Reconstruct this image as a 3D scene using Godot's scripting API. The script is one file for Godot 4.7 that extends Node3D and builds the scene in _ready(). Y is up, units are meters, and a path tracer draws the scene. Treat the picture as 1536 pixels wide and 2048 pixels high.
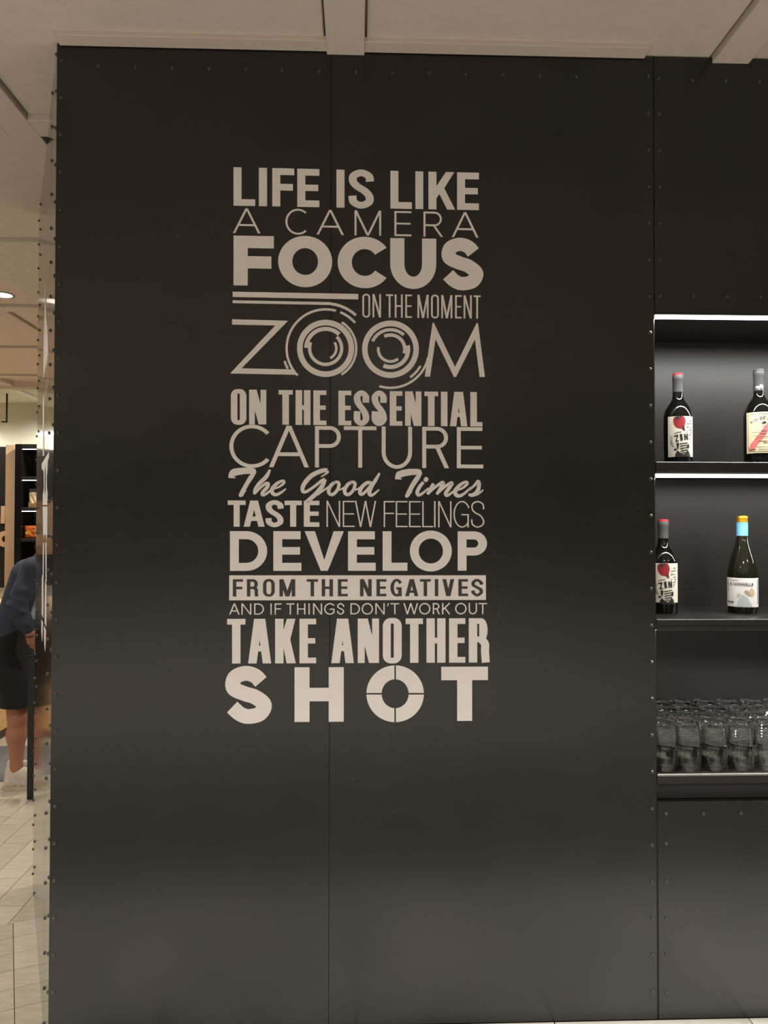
extends Node3D
# A black riveted steel wall with a white vinyl quote, a lit bottle niche beside it, and a shop area seen past its angled side.

const FOCAL := 1540.0
const EYE := 1.68
const WALL_Z := 0.0
const CAM_Z := 2.35
const CEIL := 3.15
const PLATFORM := 0.172
var cam_basis := Basis()
var cam_pos := Vector3(0, EYE, CAM_Z)
var M := {}

# ---------------------------------------------------------------- mesh building
class MB:
	var v := PackedVector3Array()
	var n := PackedVector3Array()
	func trin(a: Vector3, b: Vector3, c: Vector3, na: Vector3, nb: Vector3, nc: Vector3):
		v.append_array([a, c, b]); n.append_array([na, nc, nb])
	func tri(a: Vector3, b: Vector3, c: Vector3):       # counter-clockwise seen from outside
		var k := (b - a).cross(c - a)
		if k.length_squared() < 1e-22: return
		k = k.normalized(); trin(a, b, c, k, k, k)
	func quad(a: Vector3, b: Vector3, c: Vector3, d: Vector3):
		tri(a, b, c); tri(a, c, d)
	func box(lo: Vector3, hi: Vector3):
		hexa([Vector3(lo.x, lo.y, hi.z), Vector3(hi.x, lo.y, hi.z), Vector3(hi.x, lo.y, lo.z), Vector3(lo.x, lo.y, lo.z)], Vector3(0, hi.y - lo.y, 0))
	func hexa(foot: Array, up: Vector3):                # foot counter-clockwise seen from above
		var k := foot.size()
		for i in k:
			var a: Vector3 = foot[i]; var b: Vector3 = foot[(i + 1) % k]
			quad(a, b, b + up, a + up)
		for i in range(1, k - 1):
			tri(foot[0] + up, foot[i] + up, foot[i + 1] + up)
			tri(foot[0], foot[i + 1], foot[i])
	func cbox(lo: Vector3, hi: Vector3, c: float):      # chamfered box
		var s := (hi - lo) * 0.5; var m := (hi + lo) * 0.5
		c = minf(c, minf(s.x, minf(s.y, s.z)) * 0.9)
		for ax in 3:
			for sg in [-1.0, 1.0]:
				var e := [Vector3.ZERO, Vector3.ZERO, Vector3.ZERO]
				e[ax][ax] = sg; e[1][(ax + 1) % 3] = 1; e[2][(ax + 2) % 3] = 1
				var nn := Vector3.ZERO; nn[ax] = sg
				var u := Vector3.ZERO; u[(ax + 1) % 3] = s[(ax + 1) % 3] - c
				var w := Vector3.ZERO; w[(ax + 2) % 3] = s[(ax + 2) % 3] - c
				var o := m + nn * s[ax]
				if sg > 0: quad(o - u - w, o + u - w, o + u + w, o - u + w)
				else: quad(o - u - w, o - u + w, o + u + w, o + u - w)
		for ax in 3:
			var b1 := (ax + 1) % 3; var b2 := (ax + 2) % 3
			for s1 in [-1.0, 1.0]:
				for s2 in [-1.0, 1.0]:
					var d := Vector3.ZERO; d[ax] = s[ax] - c
					var p1 := m; p1[b1] += s1 * s[b1]; p1[b2] += s2 * (s[b2] - c)
					var p2 := m; p2[b1] += s1 * (s[b1] - c); p2[b2] += s2 * s[b2]
					_edge(p1, p2, d, m)
		for sx in [-1.0, 1.0]:
			for sy in [-1.0, 1.0]:
				for sz in [-1.0, 1.0]:
					var k := Vector3(sx, sy, sz)
					var A := m + k * Vector3(s.x, s.y - c, s.z - c)
					var B := m + k * Vector3(s.x - c, s.y, s.z - c)
					var C := m + k * Vector3(s.x - c, s.y - c, s.z)
					if (B - A).cross(C - A).dot(k) > 0: tri(A, B, C)
					else: tri(A, C, B)
	func _edge(p1: Vector3, p2: Vector3, d: Vector3, m: Vector3):
		if (p2 - p1).cross(d).dot((p1 + p2) * 0.5 - m) > 0: quad(p1 - d, p2 - d, p2 + d, p1 + d)
		else: quad(p1 - d, p1 + d, p2 + d, p2 - d)
	func lathe(prof: Array, segs: int, at := Vector3.ZERO, crease := 40.0, sx := 1.0, sz := 1.0):   # [r, y] from the bottom up, outside to the right
		var k := prof.size()
		var seg := []
		for i in k - 1:
			var d := Vector2(prof[i + 1][0] - prof[i][0], prof[i + 1][1] - prof[i][1])
			seg.append(Vector2(d.y, -d.x).normalized())
		for i in k - 1:
			var na: Vector2 = seg[i]; var nb: Vector2 = seg[i]
			if i > 0 and seg[i].dot(seg[i - 1]) > cos(deg_to_rad(crease)): na = (seg[i] + seg[i - 1]).normalized()
			if i < k - 2 and seg[i].dot(seg[i + 1]) > cos(deg_to_rad(crease)): nb = (seg[i] + seg[i + 1]).normalized()
			for j in segs:
				var a0 := TAU * j / segs; var a1 := TAU * (j + 1) / segs
				var c0 := Vector3(cos(a0) * sx, 0, -sin(a0) * sz); var c1 := Vector3(cos(a1) * sx, 0, -sin(a1) * sz)
				var m0 := Vector3(cos(a0) / sx, 0, -sin(a0) / sz); var m1 := Vector3(cos(a1) / sx, 0, -sin(a1) / sz)
				var p00: Vector3 = at + c0 * prof[i][0] + Vector3(0, prof[i][1], 0)
				var p10: Vector3 = at + c1 * prof[i][0] + Vector3(0, prof[i][1], 0)
				var p01: Vector3 = at + c0 * prof[i + 1][0] + Vector3(0, prof[i + 1][1], 0)
				var p11: Vector3 = at + c1 * prof[i + 1][0] + Vector3(0, prof[i + 1][1], 0)
				var n00 := (m0 * na.x + Vector3(0, na.y, 0)).normalized(); var n10 := (m1 * na.x + Vector3(0, na.y, 0)).normalized()
				var n01 := (m0 * nb.x + Vector3(0, nb.y, 0)).normalized(); var n11 := (m1 * nb.x + Vector3(0, nb.y, 0)).normalized()
				if prof[i][0] > 1e-6: trin(p00, p10, p11, n00, n10, n11)
				if prof[i + 1][0] > 1e-6: trin(p00, p11, p01, n00, n11, n01)
	func tube(pts: Array, rad: float, segs := 8):
		var rings := []
		for i in pts.size():
			var d: Vector3 = (pts[mini(i + 1, pts.size() - 1)] - pts[maxi(i - 1, 0)]).normalized()
			var s := d.cross(Vector3(0.31, 0.87, 0.38)).normalized(); var t := d.cross(s).normalized()
			var r := []
			for j in segs:
				var a := TAU * j / segs
				r.append([pts[i] + (s * cos(a) + t * sin(a)) * rad, s * cos(a) + t * sin(a)])
			rings.append(r)
		for i in pts.size() - 1:
			for j in segs:
				var a: Array = rings[i][j]; var b: Array = rings[i][(j + 1) % segs]; var c: Array = rings[i + 1][(j + 1) % segs]; var d: Array = rings[i + 1][j]
				trin(a[0], b[0], c[0], a[1], b[1], c[1]); trin(a[0], c[0], d[0], a[1], c[1], d[1])
		for j in range(1, segs - 1):
			tri(rings[0][0][0], rings[0][j + 1][0], rings[0][j][0])
			var e: Array = rings[-1]
			tri(e[0][0], e[j][0], e[j + 1][0])
	func mesh() -> ArrayMesh:
		var a := []; a.resize(Mesh.ARRAY_MAX)
		a[Mesh.ARRAY_VERTEX] = v; a[Mesh.ARRAY_NORMAL] = n
		var m := ArrayMesh.new(); m.add_surface_from_arrays(Mesh.PRIMITIVE_TRIANGLES, a)
		return m

func put(mb: MB, called: String, mat: Material, parent: Node = null) -> MeshInstance3D:
	return put_mesh(mb.mesh(), called, mat, parent)

func put_mesh(mesh: Mesh, called: String, mat: Material, parent: Node = null, at := Transform3D()) -> MeshInstance3D:
	var o := MeshInstance3D.new()
	o.name = called; o.mesh = mesh; o.material_override = mat; o.transform = at
	o.cast_shadow = GeometryInstance3D.SHADOW_CASTING_SETTING_ON
	(parent if parent else self).add_child(o, true)
	return o

var name_count := {}
func numbered(called: String) -> String:
	var k: int = name_count.get(called, 0)
	name_count[called] = k + 1
	return called if k == 0 else "%s_%03d" % [called, k]

func thing(called: String, label: String, category: String, at := Vector3.ZERO, group := "") -> Node3D:
	var o := Node3D.new(); o.name = numbered(called); add_child(o); o.position = at
	o.set_meta("label", label); o.set_meta("category", category)
	if group: o.set_meta("group", group)
	return o

func structure(called: String, label := "", category := "") -> Node3D:
	var o := Node3D.new(); o.name = called; add_child(o); o.set_meta("kind", "structure")
	if label: o.set_meta("label", label)
	if category: o.set_meta("category", category)
	return o

# ---------------------------------------------------------------- photo pixels to directions
func ray(x: float, y: float) -> Vector3:
	return cam_basis * Vector3((x - 768.0) / FOCAL, -(y - 1024.0) / FOCAL, -1.0)

func on_z(x: float, y: float, z: float) -> Vector3:      # on the vertical plane at depth z
	var d := ray(x, y)
	return cam_pos + d * ((z - cam_pos.z) / d.z)

func on_y(x: float, y: float, h: float) -> Vector3:      # on the level plane at height h
	var d := ray(x, y)
	return cam_pos + d * ((h - cam_pos.y) / d.y)

func on_plane(x: float, y: float, p: Vector3, nrm: Vector3) -> Vector3:
	var d := ray(x, y)
	return cam_pos + d * ((p - cam_pos).dot(nrm) / d.dot(nrm))

# ---------------------------------------------------------------- flat shapes: polygons and bands
func rect(x0: float, y0: float, x1: float, y1: float) -> PackedVector2Array:
	return PackedVector2Array([Vector2(x0, y0), Vector2(x1, y0), Vector2(x1, y1), Vector2(x0, y1)])

func poly(p: Array) -> PackedVector2Array:
	var o := PackedVector2Array()
	for i in range(0, p.size(), 2): o.append(Vector2(p[i], p[i + 1]))
	return o

func ring(cx: float, cy: float, hw: float, hh: float, rx: float, ry: float, sv: float, sh: float) -> Dictionary:
	var l := PackedVector2Array(); var r := PackedVector2Array()
	var irx := maxf(rx - sv, 0.02); var iry := maxf(ry - sh, 0.02)
	var ihw := hw - sv; var ihh := hh - sh
	irx = minf(irx, ihw); iry = minf(iry, ihh)
	for q in 4:
		var qx: float = [1.0, -1.0, -1.0, 1.0][q]; var qy: float = [1.0, 1.0, -1.0, -1.0][q]
		for k in 11:
			var a := (q + k / 10.0) * PI / 2
			l.append(Vector2(cx + qx * (hw - rx) + rx * cos(a), cy + qy * (hh - ry) + ry * sin(a)))
			r.append(Vector2(cx + qx * (ihw - irx) + irx * cos(a), cy + qy * (ihh - iry) + iry * sin(a)))
	return {"l": l, "r": r, "closed": true}

func band(cx: float, cy: float, rx: float, ry: float, sv: float, sh: float, a0: float, a1: float) -> Dictionary:   # elliptic arc, degrees
	var l := PackedVector2Array(); var r := PackedVector2Array()
	var k := maxi(4, int(absf(a1 - a0) / 6.0))
	for i in k + 1:
		var a := deg_to_rad(lerpf(a0, a1, float(i) / k))
		l.append(Vector2(cx + rx * cos(a), cy + ry * sin(a)))
		r.append(Vector2(cx + (rx - sv) * cos(a), cy + (ry - sh) * sin(a)))
	return {"l": l, "r": r, "closed": false}

func curve(p: Array, steps := 8) -> PackedVector2Array:   # through flat list of x, y
	var q := poly(p); var o := PackedVector2Array()
	for i in q.size() - 1:
		var a := q[maxi(i - 1, 0)]; var d := q[mini(i + 2, q.size() - 1)]
		for k in steps:
			o.append(q[i].cubic_interpolate(q[i + 1], a, d, float(k) / steps))
	o.append(q[-1])
	return o

func pen(path: PackedVector2Array, wx: Variant, wy: float = -1.0) -> Dictionary:   # wx: full width, or a list of widths along the path
	var l := PackedVector2Array(); var r := PackedVector2Array()
	for i in path.size():
		var d := (path[mini(i + 1, path.size() - 1)] - path[maxi(i - 1, 0)]).normalized()
		var nn := Vector2(-d.y, d.x)
		var ax: float; var ay: float
		if wx is Array:
			var t: float = float(i) / (path.size() - 1) * (wx.size() - 1)
			var j := mini(int(t), wx.size() - 2)
			ax = lerpf(wx[j], wx[j + 1], t - j); ay = ax
		else:
			ax = wx; ay = wx if wy < 0 else wy
		var off := Vector2(nn.x * ax, nn.y * ay) * 0.5
		l.append(path[i] + off); r.append(path[i] - off)
	return {"l": l, "r": r, "closed": false}

# a thick band folds over itself in tight bends: keep only its outline
func cleaned(s: Dictionary) -> Array:
	var o: PackedVector2Array = s.l.duplicate()
	var back: PackedVector2Array = s.r.duplicate(); back.reverse(); o.append_array(back)
	if Geometry2D.is_polygon_clockwise(o): o.reverse()
	var q := Geometry2D.offset_polygon(o, 0.02)
	var outer := []
	for p in q:
		if not Geometry2D.is_polygon_clockwise(p): outer.append(p)
	if outer.size() == 1 and not Geometry2D.triangulate_polygon(outer[0]).is_empty(): return outer
	return [s]

func line(x0: float, y0: float, x1: float, y1: float, w: float) -> Dictionary:
	return pen(PackedVector2Array([Vector2(x0, y0), Vector2(x1, y1)]), w)

# adds flat shapes to a mesh: where(Vector2) gives the foot point, out(point) the outward direction
func emit(mb: MB, shapes: Array, where: Callable, out: Callable, lift: float, foot := 0.0):
	var base := lift
	for si in shapes.size():
		var s: Variant = shapes[si]
		lift = base + 0.00004 * si
		if s is Dictionary:
			var l: PackedVector2Array = s.l; var r: PackedVector2Array = s.r
			var k := l.size()
			var L := []; var R := []; var N := []
			for i in k:
				var a: Vector3 = where.call(l[i]); var b: Vector3 = where.call(r[i])
				L.append(a); R.append(b); N.append(out.call(a))
			var last := k if s.closed else k - 1
			for i in last:
				var j := (i + 1) % k
				var u: Vector3 = N[i] * lift; var w: Vector3 = N[j] * lift
				face4(mb, L[i] + u, L[j] + w, R[j] + w, R[i] + u, N[i])
				if foot < lift:
					mb.quad(L[i] + N[i] * foot, L[j] + N[j] * foot, L[j] + w, L[i] + u)
					mb.quad(R[i] + N[i] * foot, R[j] + N[j] * foot, R[j] + w, R[i] + u)
		else:
			var p: PackedVector2Array = s
			var t := Geometry2D.triangulate_polygon(p)
			var W := []; var N := []
			for q in p:
				var a: Vector3 = where.call(q); W.append(a); N.append(out.call(a))
			for i in range(0, t.size(), 3):
				face3(mb, W[t[i]] + N[t[i]] * lift, W[t[i + 1]] + N[t[i + 1]] * lift, W[t[i + 2]] + N[t[i + 2]] * lift, N[t[i]])
			if foot < lift:
				for i in p.size():
					var j := (i + 1) % p.size()
					mb.quad(W[i] + N[i] * foot, W[j] + N[j] * foot, W[j] + N[j] * lift, W[i] + N[i] * lift)

func face3(mb: MB, a: Vector3, b: Vector3, c: Vector3, nn: Vector3):
	if (b - a).cross(c - a).dot(nn) >= 0: mb.tri(a, b, c)
	else: mb.tri(a, c, b)

func face4(mb: MB, a: Vector3, b: Vector3, c: Vector3, d: Vector3, nn: Vector3):
	face3(mb, a, b, c, nn); face3(mb, a, c, d, nn)

# ---------------------------------------------------------------- lettering: every glyph is drawn in a box w wide and h high
func bowl(x0: float, y0: float, x1: float, y1: float, rx: float, sv: float, sh: float) -> Dictionary:
	var l := PackedVector2Array(); var r := PackedVector2Array()
	var ry := (y1 - y0) * 0.5; var cy := (y0 + y1) * 0.5
	rx = minf(rx, x1 - x0)
	var irx := maxf(rx - sv, 0.05)
	l.append(Vector2(x0, y1)); r.append(Vector2(x0, y1 - sh))
	for k in 17:
		var a := PI / 2 - PI * k / 16.0
		l.append(Vector2(x1 - rx + rx * cos(a), cy + ry * sin(a)))
		r.append(Vector2(x1 - sv - irx + irx * cos(a), cy + (ry - sh) * sin(a)))
	l.append(Vector2(x0, y0)); r.append(Vector2(x0, y0 + sh))
	return {"l": l, "r": r, "closed": false}

func slant(xb: float, xt: float, w: float, y0: float, y1: float) -> PackedVector2Array:
	return PackedVector2Array([Vector2(xb, y0), Vector2(xb + w, y0), Vector2(xt + w, y1), Vector2(xt, y1)])

func glyph(ch: String, w: float, h: float, sv: float, sh: float, st: Dictionary) -> Array:
	var rr: float = st.get("rr", -1.0)        # corner radius of round letters; none: elliptic
	var lw: float = st.get("lw", sv)          # width of slanted legs, measured level
	var o: float = st.get("over", 0.0)        # overshoot of round letters
	match ch:
		"I": return [rect(0, 0, w, h)]
		"L": return [rect(0, 0, sv, h), rect(0, 0, w, sh)]
		"F":
			var m: float = st.get("fm", 0.42)
			return [rect(0, 0, sv, h), rect(0, h - sh, w, h), rect(0, m * h, w * 0.94, m * h + sh)]
		"E":
			return [rect(0, 0, sv, h), rect(0, h - sh, w * st.get("et", 1.0), h), rect(0, h * 0.5 - sh * 0.45, w * 0.95, h * 0.5 + sh * 0.5), rect(0, 0, w, sh)]
		"T": return [rect(0, h - sh, w, h), rect(w * 0.5 - sv * 0.5, 0, w * 0.5 + sv * 0.5, h)]
		"H": return [rect(0, 0, sv, h), rect(w - sv, 0, w, h), rect(0, h * 0.5 - sh * 0.5, w, h * 0.5 + sh * 0.5)]
		"N":
			var d: float = st.get("dw", lw)
			return [rect(0, 0, st.get("ns", sv), h), rect(w - st.get("ns", sv), 0, w, h), poly([0, h, d, h, w, 0, w - d, 0])]
		"M":
			var d: float = st.get("dw", lw); var mv: float = st.get("mv", 0.0) * h
			return [rect(0, 0, sv, h), rect(w - sv, 0, w, h), slant(w * 0.5 - d * 0.5, 0, d, mv, h), slant(w * 0.5 - d * 0.5, w - d, d, mv, h)]
		"A":
			var aw: float = st.get("aw", lw * 1.1); var ab: float = st.get("ab", 0.24) * h
			var xa := w * 0.5 - aw * 0.5
			var f0 := ab / h; var f1 := (ab + sh) / h
			var top := minf(aw, lw)
			return [PackedVector2Array([Vector2(0, 0), Vector2(lw, 0), Vector2(xa + top, h), Vector2(xa, h)]),
				PackedVector2Array([Vector2(w - lw, 0), Vector2(w, 0), Vector2(xa + aw, h), Vector2(xa + aw - top, h)]),
				PackedVector2Array([Vector2(xa * f0 + lw * 0.5, ab), Vector2(w - xa * f0 - lw * 0.5, ab), Vector2(w - xa * f1 - lw * 0.5, ab + sh), Vector2(xa * f1 + lw * 0.5, ab + sh)])]
		"V":
			var aw: float = st.get("aw", lw * 1.1); var xa := w * 0.5 - aw * 0.5; var top := minf(aw, lw)
			return [PackedVector2Array([Vector2(xa, 0), Vector2(xa + top, 0), Vector2(lw, h), Vector2(0, h)]),
				PackedVector2Array([Vector2(xa + aw - top, 0), Vector2(xa + aw, 0), Vector2(w, h), Vector2(w - lw, h)])]
		"W":
			return [slant(w * 0.27 - lw * 0.5, 0, lw, 0, h), slant(w * 0.27 - lw * 0.5, w * 0.5 - lw * 0.5, lw, 0, h), slant(w * 0.73 - lw * 0.5, w * 0.5 - lw * 0.5, lw, 0, h), slant(w * 0.73 - lw * 0.5, w - lw, lw, 0, h)]
		"K":
			if st.has("kp"):
				var q := PackedVector2Array()
				for i in range(0, st.kp.size(), 2): q.append(Vector2(st.kp[i] * w, st.kp[i + 1] * h))
				return [rect(0, 0, sv, h), q]
			return [rect(0, 0, sv, h), line(sv * 0.6, h * 0.40, w - sv * 0.3, h, sv), line(w * 0.36, h * 0.56, w - sv * 0.4, 0, sv)]
		"O":
			var rx := w * 0.5 if rr < 0 else rr; var ry := h * 0.5 + o if rr < 0 else rr
			return [ring(w * 0.5, h * 0.5, w * 0.5, h * 0.5 + o, rx, ry, sv, sh)]
		"C":
			return [band(w * st.get("cw", 0.56), h * 0.5, w * st.get("cw", 0.56), h * 0.5 + o, sv, sh, st.get("ca", 42.0), 360.0 - st.get("ca", 42.0))]
		"G":
			var cx := w * 0.56
			return [band(cx, h * 0.5, cx, h * 0.5 + o, sv, sh, st.get("ga", 38.0), 325.0), rect(w * 0.52, h * 0.5 - sh * 0.8, w, h * 0.5 + sh * 0.2), rect(w - sv, st.get("gs", 0.12) * h, w, h * 0.5)]
		"D": return [rect(0, 0, sv, h), bowl(0, 0, w, h, minf(w, h * 0.52) if rr < 0 else rr, sv, sh)]
		"P": return [rect(0, 0, sv, h), bowl(0, h * st.get("pb", 0.40), w, h, st.get("pr", h * 0.3), sv, sh)]
		"R":
			var b: float = st.get("rb", 0.43) * h
			var out := [rect(0, 0, sv, h), bowl(0, b, w * st.get("rw", 0.94), h, st.get("pr", (h - b) * 0.5), sv, sh)]
			if st.get("rl", 0) == 1: out.append(pen(curve([w * 0.62, b + sh * 0.5, w * 0.80, b - h * 0.04, w * 0.80 - 0.01, b - h * 0.2, w * 0.84, 0]), sv * 0.95))
			else: out.append(slant(w - lw, w * 0.46, lw, 0, b + sh * 0.6))
			return out
		"U":
			var l := PackedVector2Array([Vector2(0, h)]); var r := PackedVector2Array([Vector2(sv, h)])
			var ry := minf(h * 0.55, w * 0.52) + o
			for k in 21:
				var a := PI + PI * k / 20.0
				l.append(Vector2(w * 0.5 + w * 0.5 * cos(a), -o + ry + ry * sin(a)))
				r.append(Vector2(w * 0.5 + (w * 0.5 - sv) * cos(a), -o + ry + (ry - sh) * sin(a)))
			l.append(Vector2(w, h)); r.append(Vector2(w - sv, h))
			return [{"l": l, "r": r, "closed": false}]
		"S":
			var x0 := sv * 0.5; var x1 := w - sv * 0.5; var y0 := sh * 0.5 - o; var y1 := h - sh * 0.5 + o
			var p := []
			var src: Array = st.get("sp", [1.0, 0.70, 0.97, 0.84, 0.5, 1.0, 0.05, 0.86, 0.06, 0.66, 0.5, 0.515, 0.93, 0.37, 0.97, 0.16, 0.5, 0.0, 0.04, 0.15, 0.0, 0.31])
			for i in range(0, src.size(), 2):
				p.append(lerpf(x0, x1, src[i])); p.append(lerpf(y0, y1, src[i + 1]))
			return cleaned(pen(curve(p), sv, sh * st.get("sm", 1.0)))
		"J": return [rect(w - sv, h * 0.25, w, h), band(w * 0.5, h * 0.28, w * 0.5, h * 0.28, sv, sh, 180, 360)]
		"Z": return [rect(0, h - sh, w, h), rect(0, 0, w, sh), slant(0, w - lw, lw, 0, h)]
		"'": return [poly([w * 0.35, h, w, h, w * 0.45, h * 0.72, 0, h * 0.72])]
	return []

var wall_out := func(_p): return Vector3(0, 0, 1)
func wall_at(q: Vector2) -> Vector3: return on_z(q.x, q.y, WALL_Z)

# one line of the quote. tops and bases give the cap line and the baseline at xl and xr; letters: [character, x0, x1, extra style]
func text_line(parent: Node, tops: Vector2, bases: Vector2, xs: Vector2, letters: Array, sv: float, sh: float, st: Dictionary, mat: Material, lift: float):
	for it in letters:
		var x0: float = it[1]; var x1: float = it[2]
		var style := st.duplicate()
		if it.size() > 3: style.merge(it[3], true)
		var f := ((x0 + x1) * 0.5 - xs.x) / (xs.y - xs.x)
		var h := lerpf(bases.x, bases.y, f) - lerpf(tops.x, tops.y, f)
		var shapes := glyph(it[0], x1 - x0, h, style.get("sv", sv), style.get("sh", sh), style)
		var where := func(q: Vector2):
			var x := x0 + q.x; var g := (x - xs.x) / (xs.y - xs.x)
			var b := lerpf(bases.x, bases.y, g); var t := lerpf(tops.x, tops.y, g)
			return wall_at(Vector2(x, b - q.y * (b - t) / h))
		var mb := MB.new()
		emit(mb, shapes, where, wall_out, lift, lift - 0.0006)
		put(mb, "letter", mat, parent)

func traced(parent: Node, called: String, shapes: Array, origin: Vector2, scale: float, mat: Material, lift := 0.0009, flip := 0.0):
	var where := func(q: Vector2): return wall_at(origin + Vector2(q.x, flip - q.y if flip else q.y) / scale)
	var mb := MB.new()
	emit(mb, shapes, where, wall_out, lift, lift - 0.0006)
	return put(mb, called, mat, parent)

func part(called: String, parent: Node) -> Node3D:
	var o := Node3D.new(); o.name = called; parent.add_child(o, true); return o

# ---------------------------------------------------------------- materials
func mat(albedo: Color, rough: float, metal := 0.0, spec := 0.5) -> StandardMaterial3D:
	var m := StandardMaterial3D.new()
	m.albedo_color = albedo; m.roughness = rough; m.metallic = metal; m.metallic_specular = spec
	return m

func noise_image(sz: int, freq: float, seed_: int, octaves := 4) -> Image:
	var f := FastNoiseLite.new()
	f.seed = seed_; f.frequency = freq; f.fractal_octaves = octaves; f.noise_type = FastNoiseLite.TYPE_SIMPLEX_SMOOTH
	return f.get_seamless_image(sz, sz)

# a grain between two colours; stretch draws the grain out along one axis
func grain(a: Color, b: Color, freq: float, seed_: int, stretch := Vector2.ONE, sz := 512) -> ImageTexture:
	var img := noise_image(sz, freq, seed_)
	var fine := noise_image(sz, freq * 5.0, seed_ + 7, 3)
	var out := Image.create(sz, sz, true, Image.FORMAT_RGB8)
	for y in sz:
		for x in sz:
			var u := int(x * stretch.x) % sz; var v := int(y * stretch.y) % sz
			var t := 0.65 * img.get_pixel(u, v).r + 0.35 * fine.get_pixel(u, v).r
			out.set_pixel(x, y, a.lerp(b, clampf((t - 0.5) * 1.6 + 0.5, 0, 1)))
	out.generate_mipmaps()
	return ImageTexture.create_from_image(out)

func textured(tex: Texture2D, scale: float, rough: float, spec := 0.5) -> StandardMaterial3D:
	var m := mat(Color.WHITE, rough, 0.0, spec)
	m.albedo_texture = tex; m.uv1_triplanar = true; m.uv1_world_triplanar = true; m.uv1_scale = Vector3.ONE * scale
	return m

func glow(c: Color, power: float) -> StandardMaterial3D:
	var m := mat(c, 0.5)
	m.emission_enabled = true; m.emission = c; m.emission_energy_multiplier = power
	return m

const STEEL_A := Color(0.112, 0.106, 0.095)          # one oxide-black steel for the wall, its side and the niche
const STEEL_B := Color(0.135, 0.128, 0.116)

func make_materials():
	M.steel = textured(grain(STEEL_A, STEEL_B, 0.012, 3), 0.6, 0.27, 0.5)
	M.steel_side = textured(grain(STEEL_A, STEEL_B, 0.012, 3), 0.6, 0.09, 0.6)
	M.rivet = mat(Color(0.23, 0.22, 0.20), 0.35, 0.0, 0.5)
	M.core = mat(Color(0.10, 0.095, 0.09), 0.7)
	M.niche = textured(grain(STEEL_A, STEEL_B, 0.012, 5), 0.6, 0.36, 0.5)
	M.vinyl = mat(Color(0.90, 0.875, 0.855), 0.6)
	M.vinyl_dark = mat(Color(0.20, 0.19, 0.17), 0.4)
	M.ceiling = textured(grain(Color(0.79, 0.745, 0.70), Color(0.815, 0.77, 0.725), 0.03, 11), 1.0, 0.9)
	M.strip = mat(Color(0.80, 0.755, 0.71), 0.9)
	M.ring = mat(Color(0.45, 0.42, 0.39), 0.6)
	M.batten = mat(Color(0.79, 0.735, 0.68), 0.85)
	var tg := [[Color(0.68, 0.64, 0.55), Color(0.74, 0.70, 0.61)], [Color(0.655, 0.615, 0.525), Color(0.72, 0.68, 0.59)], [Color(0.70, 0.66, 0.575), Color(0.76, 0.72, 0.635)]]
	M.tiles = []
	for i in 3: M.tiles.append(textured(grain(tg[i][0], tg[i][1], 0.01, 21 + i, Vector2(1, 4)), 1.6, 0.55))
	M.tile_floor = M.tiles[1]
	M.added_mat_brown = textured(grain(Color(0.24, 0.21, 0.18), Color(0.32, 0.285, 0.25), 0.01, 71, Vector2(1, 5)), 1.0, 0.6)
	M.slabs = []
	for i in 3: M.slabs.append(textured(grain(Color(0.76, 0.735, 0.69).darkened(0.03 * i), Color(0.82, 0.80, 0.76).darkened(0.03 * i), 0.01, 61 + i), 1.0, 0.5))
	M.grout = mat(Color(0.46, 0.43, 0.38), 0.9)
	M.beige_wall = mat(Color(0.83, 0.83, 0.745), 0.85)
	M.beige = mat(Color(0.70, 0.58, 0.45), 0.8)
	M.plain_wall = mat(Color(0.25, 0.23, 0.21), 0.85)
	M.navy = mat(Color(0.085, 0.09, 0.105), 0.35)
	M.black = mat(Color(0.07, 0.067, 0.064), 0.4)
	M.black_gloss = mat(Color(0.06, 0.058, 0.055), 0.18)
	M.wood = textured(grain(Color(0.82, 0.63, 0.39), Color(0.91, 0.73, 0.49), 0.012, 31, Vector2(1, 6)), 1.0, 0.5)
	M.kick = mat(Color(0.34, 0.28, 0.22), 0.7)
	M.carpet = textured(grain(Color(0.36, 0.36, 0.35), Color(0.44, 0.44, 0.43), 0.08, 41), 2.0, 0.95)
	M.led = glow(Color(0.97, 0.98, 1.0), 3.0)
	M.led_far = glow(Color(0.95, 0.95, 1.0), 3.0)
	M.lamp = glow(Color(1.0, 0.96, 0.90), 1.6)
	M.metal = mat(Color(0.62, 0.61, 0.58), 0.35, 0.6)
	var g := mat(Color(0.985, 0.995, 0.985, 0.0), 0.0)
	g.transparency = BaseMaterial3D.TRANSPARENCY_ALPHA
	g.refraction_enabled = true; g.refraction_scale = 0.05
	M.glass = g
	M.bottle = mat(Color(0.05, 0.05, 0.045), 0.06)
	M.bottle_olive = mat(Color(0.10, 0.095, 0.055), 0.06)

# ---------------------------------------------------------------- scene
func spot(at: Vector3, energy: float, color: Color, parent: Node, angle := 68.0):
	var l := SpotLight3D.new(); l.name = "downlight_beam"
	l.light_color = color; l.light_energy = energy; l.spot_angle = angle; l.spot_angle_attenuation = 0.7; l.spot_range = 14.0; l.spot_attenuation = 2.0
	l.light_size = 0.06; l.shadow_enabled = true
	parent.add_child(l, true); l.global_position = at; l.rotation_degrees = Vector3(-90, 0, 0)

func area(at: Vector3, size: Vector2, energy: float, color: Color, rot: Vector3, parent: Node):
	var l := AreaLight3D.new(); l.name = "strip_glow"
	l.area_size = size; l.light_energy = energy; l.light_color = color; l.area_range = 8.0; l.shadow_enabled = true
	parent.add_child(l, true); l.global_position = at; l.rotation_degrees = rot

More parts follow.
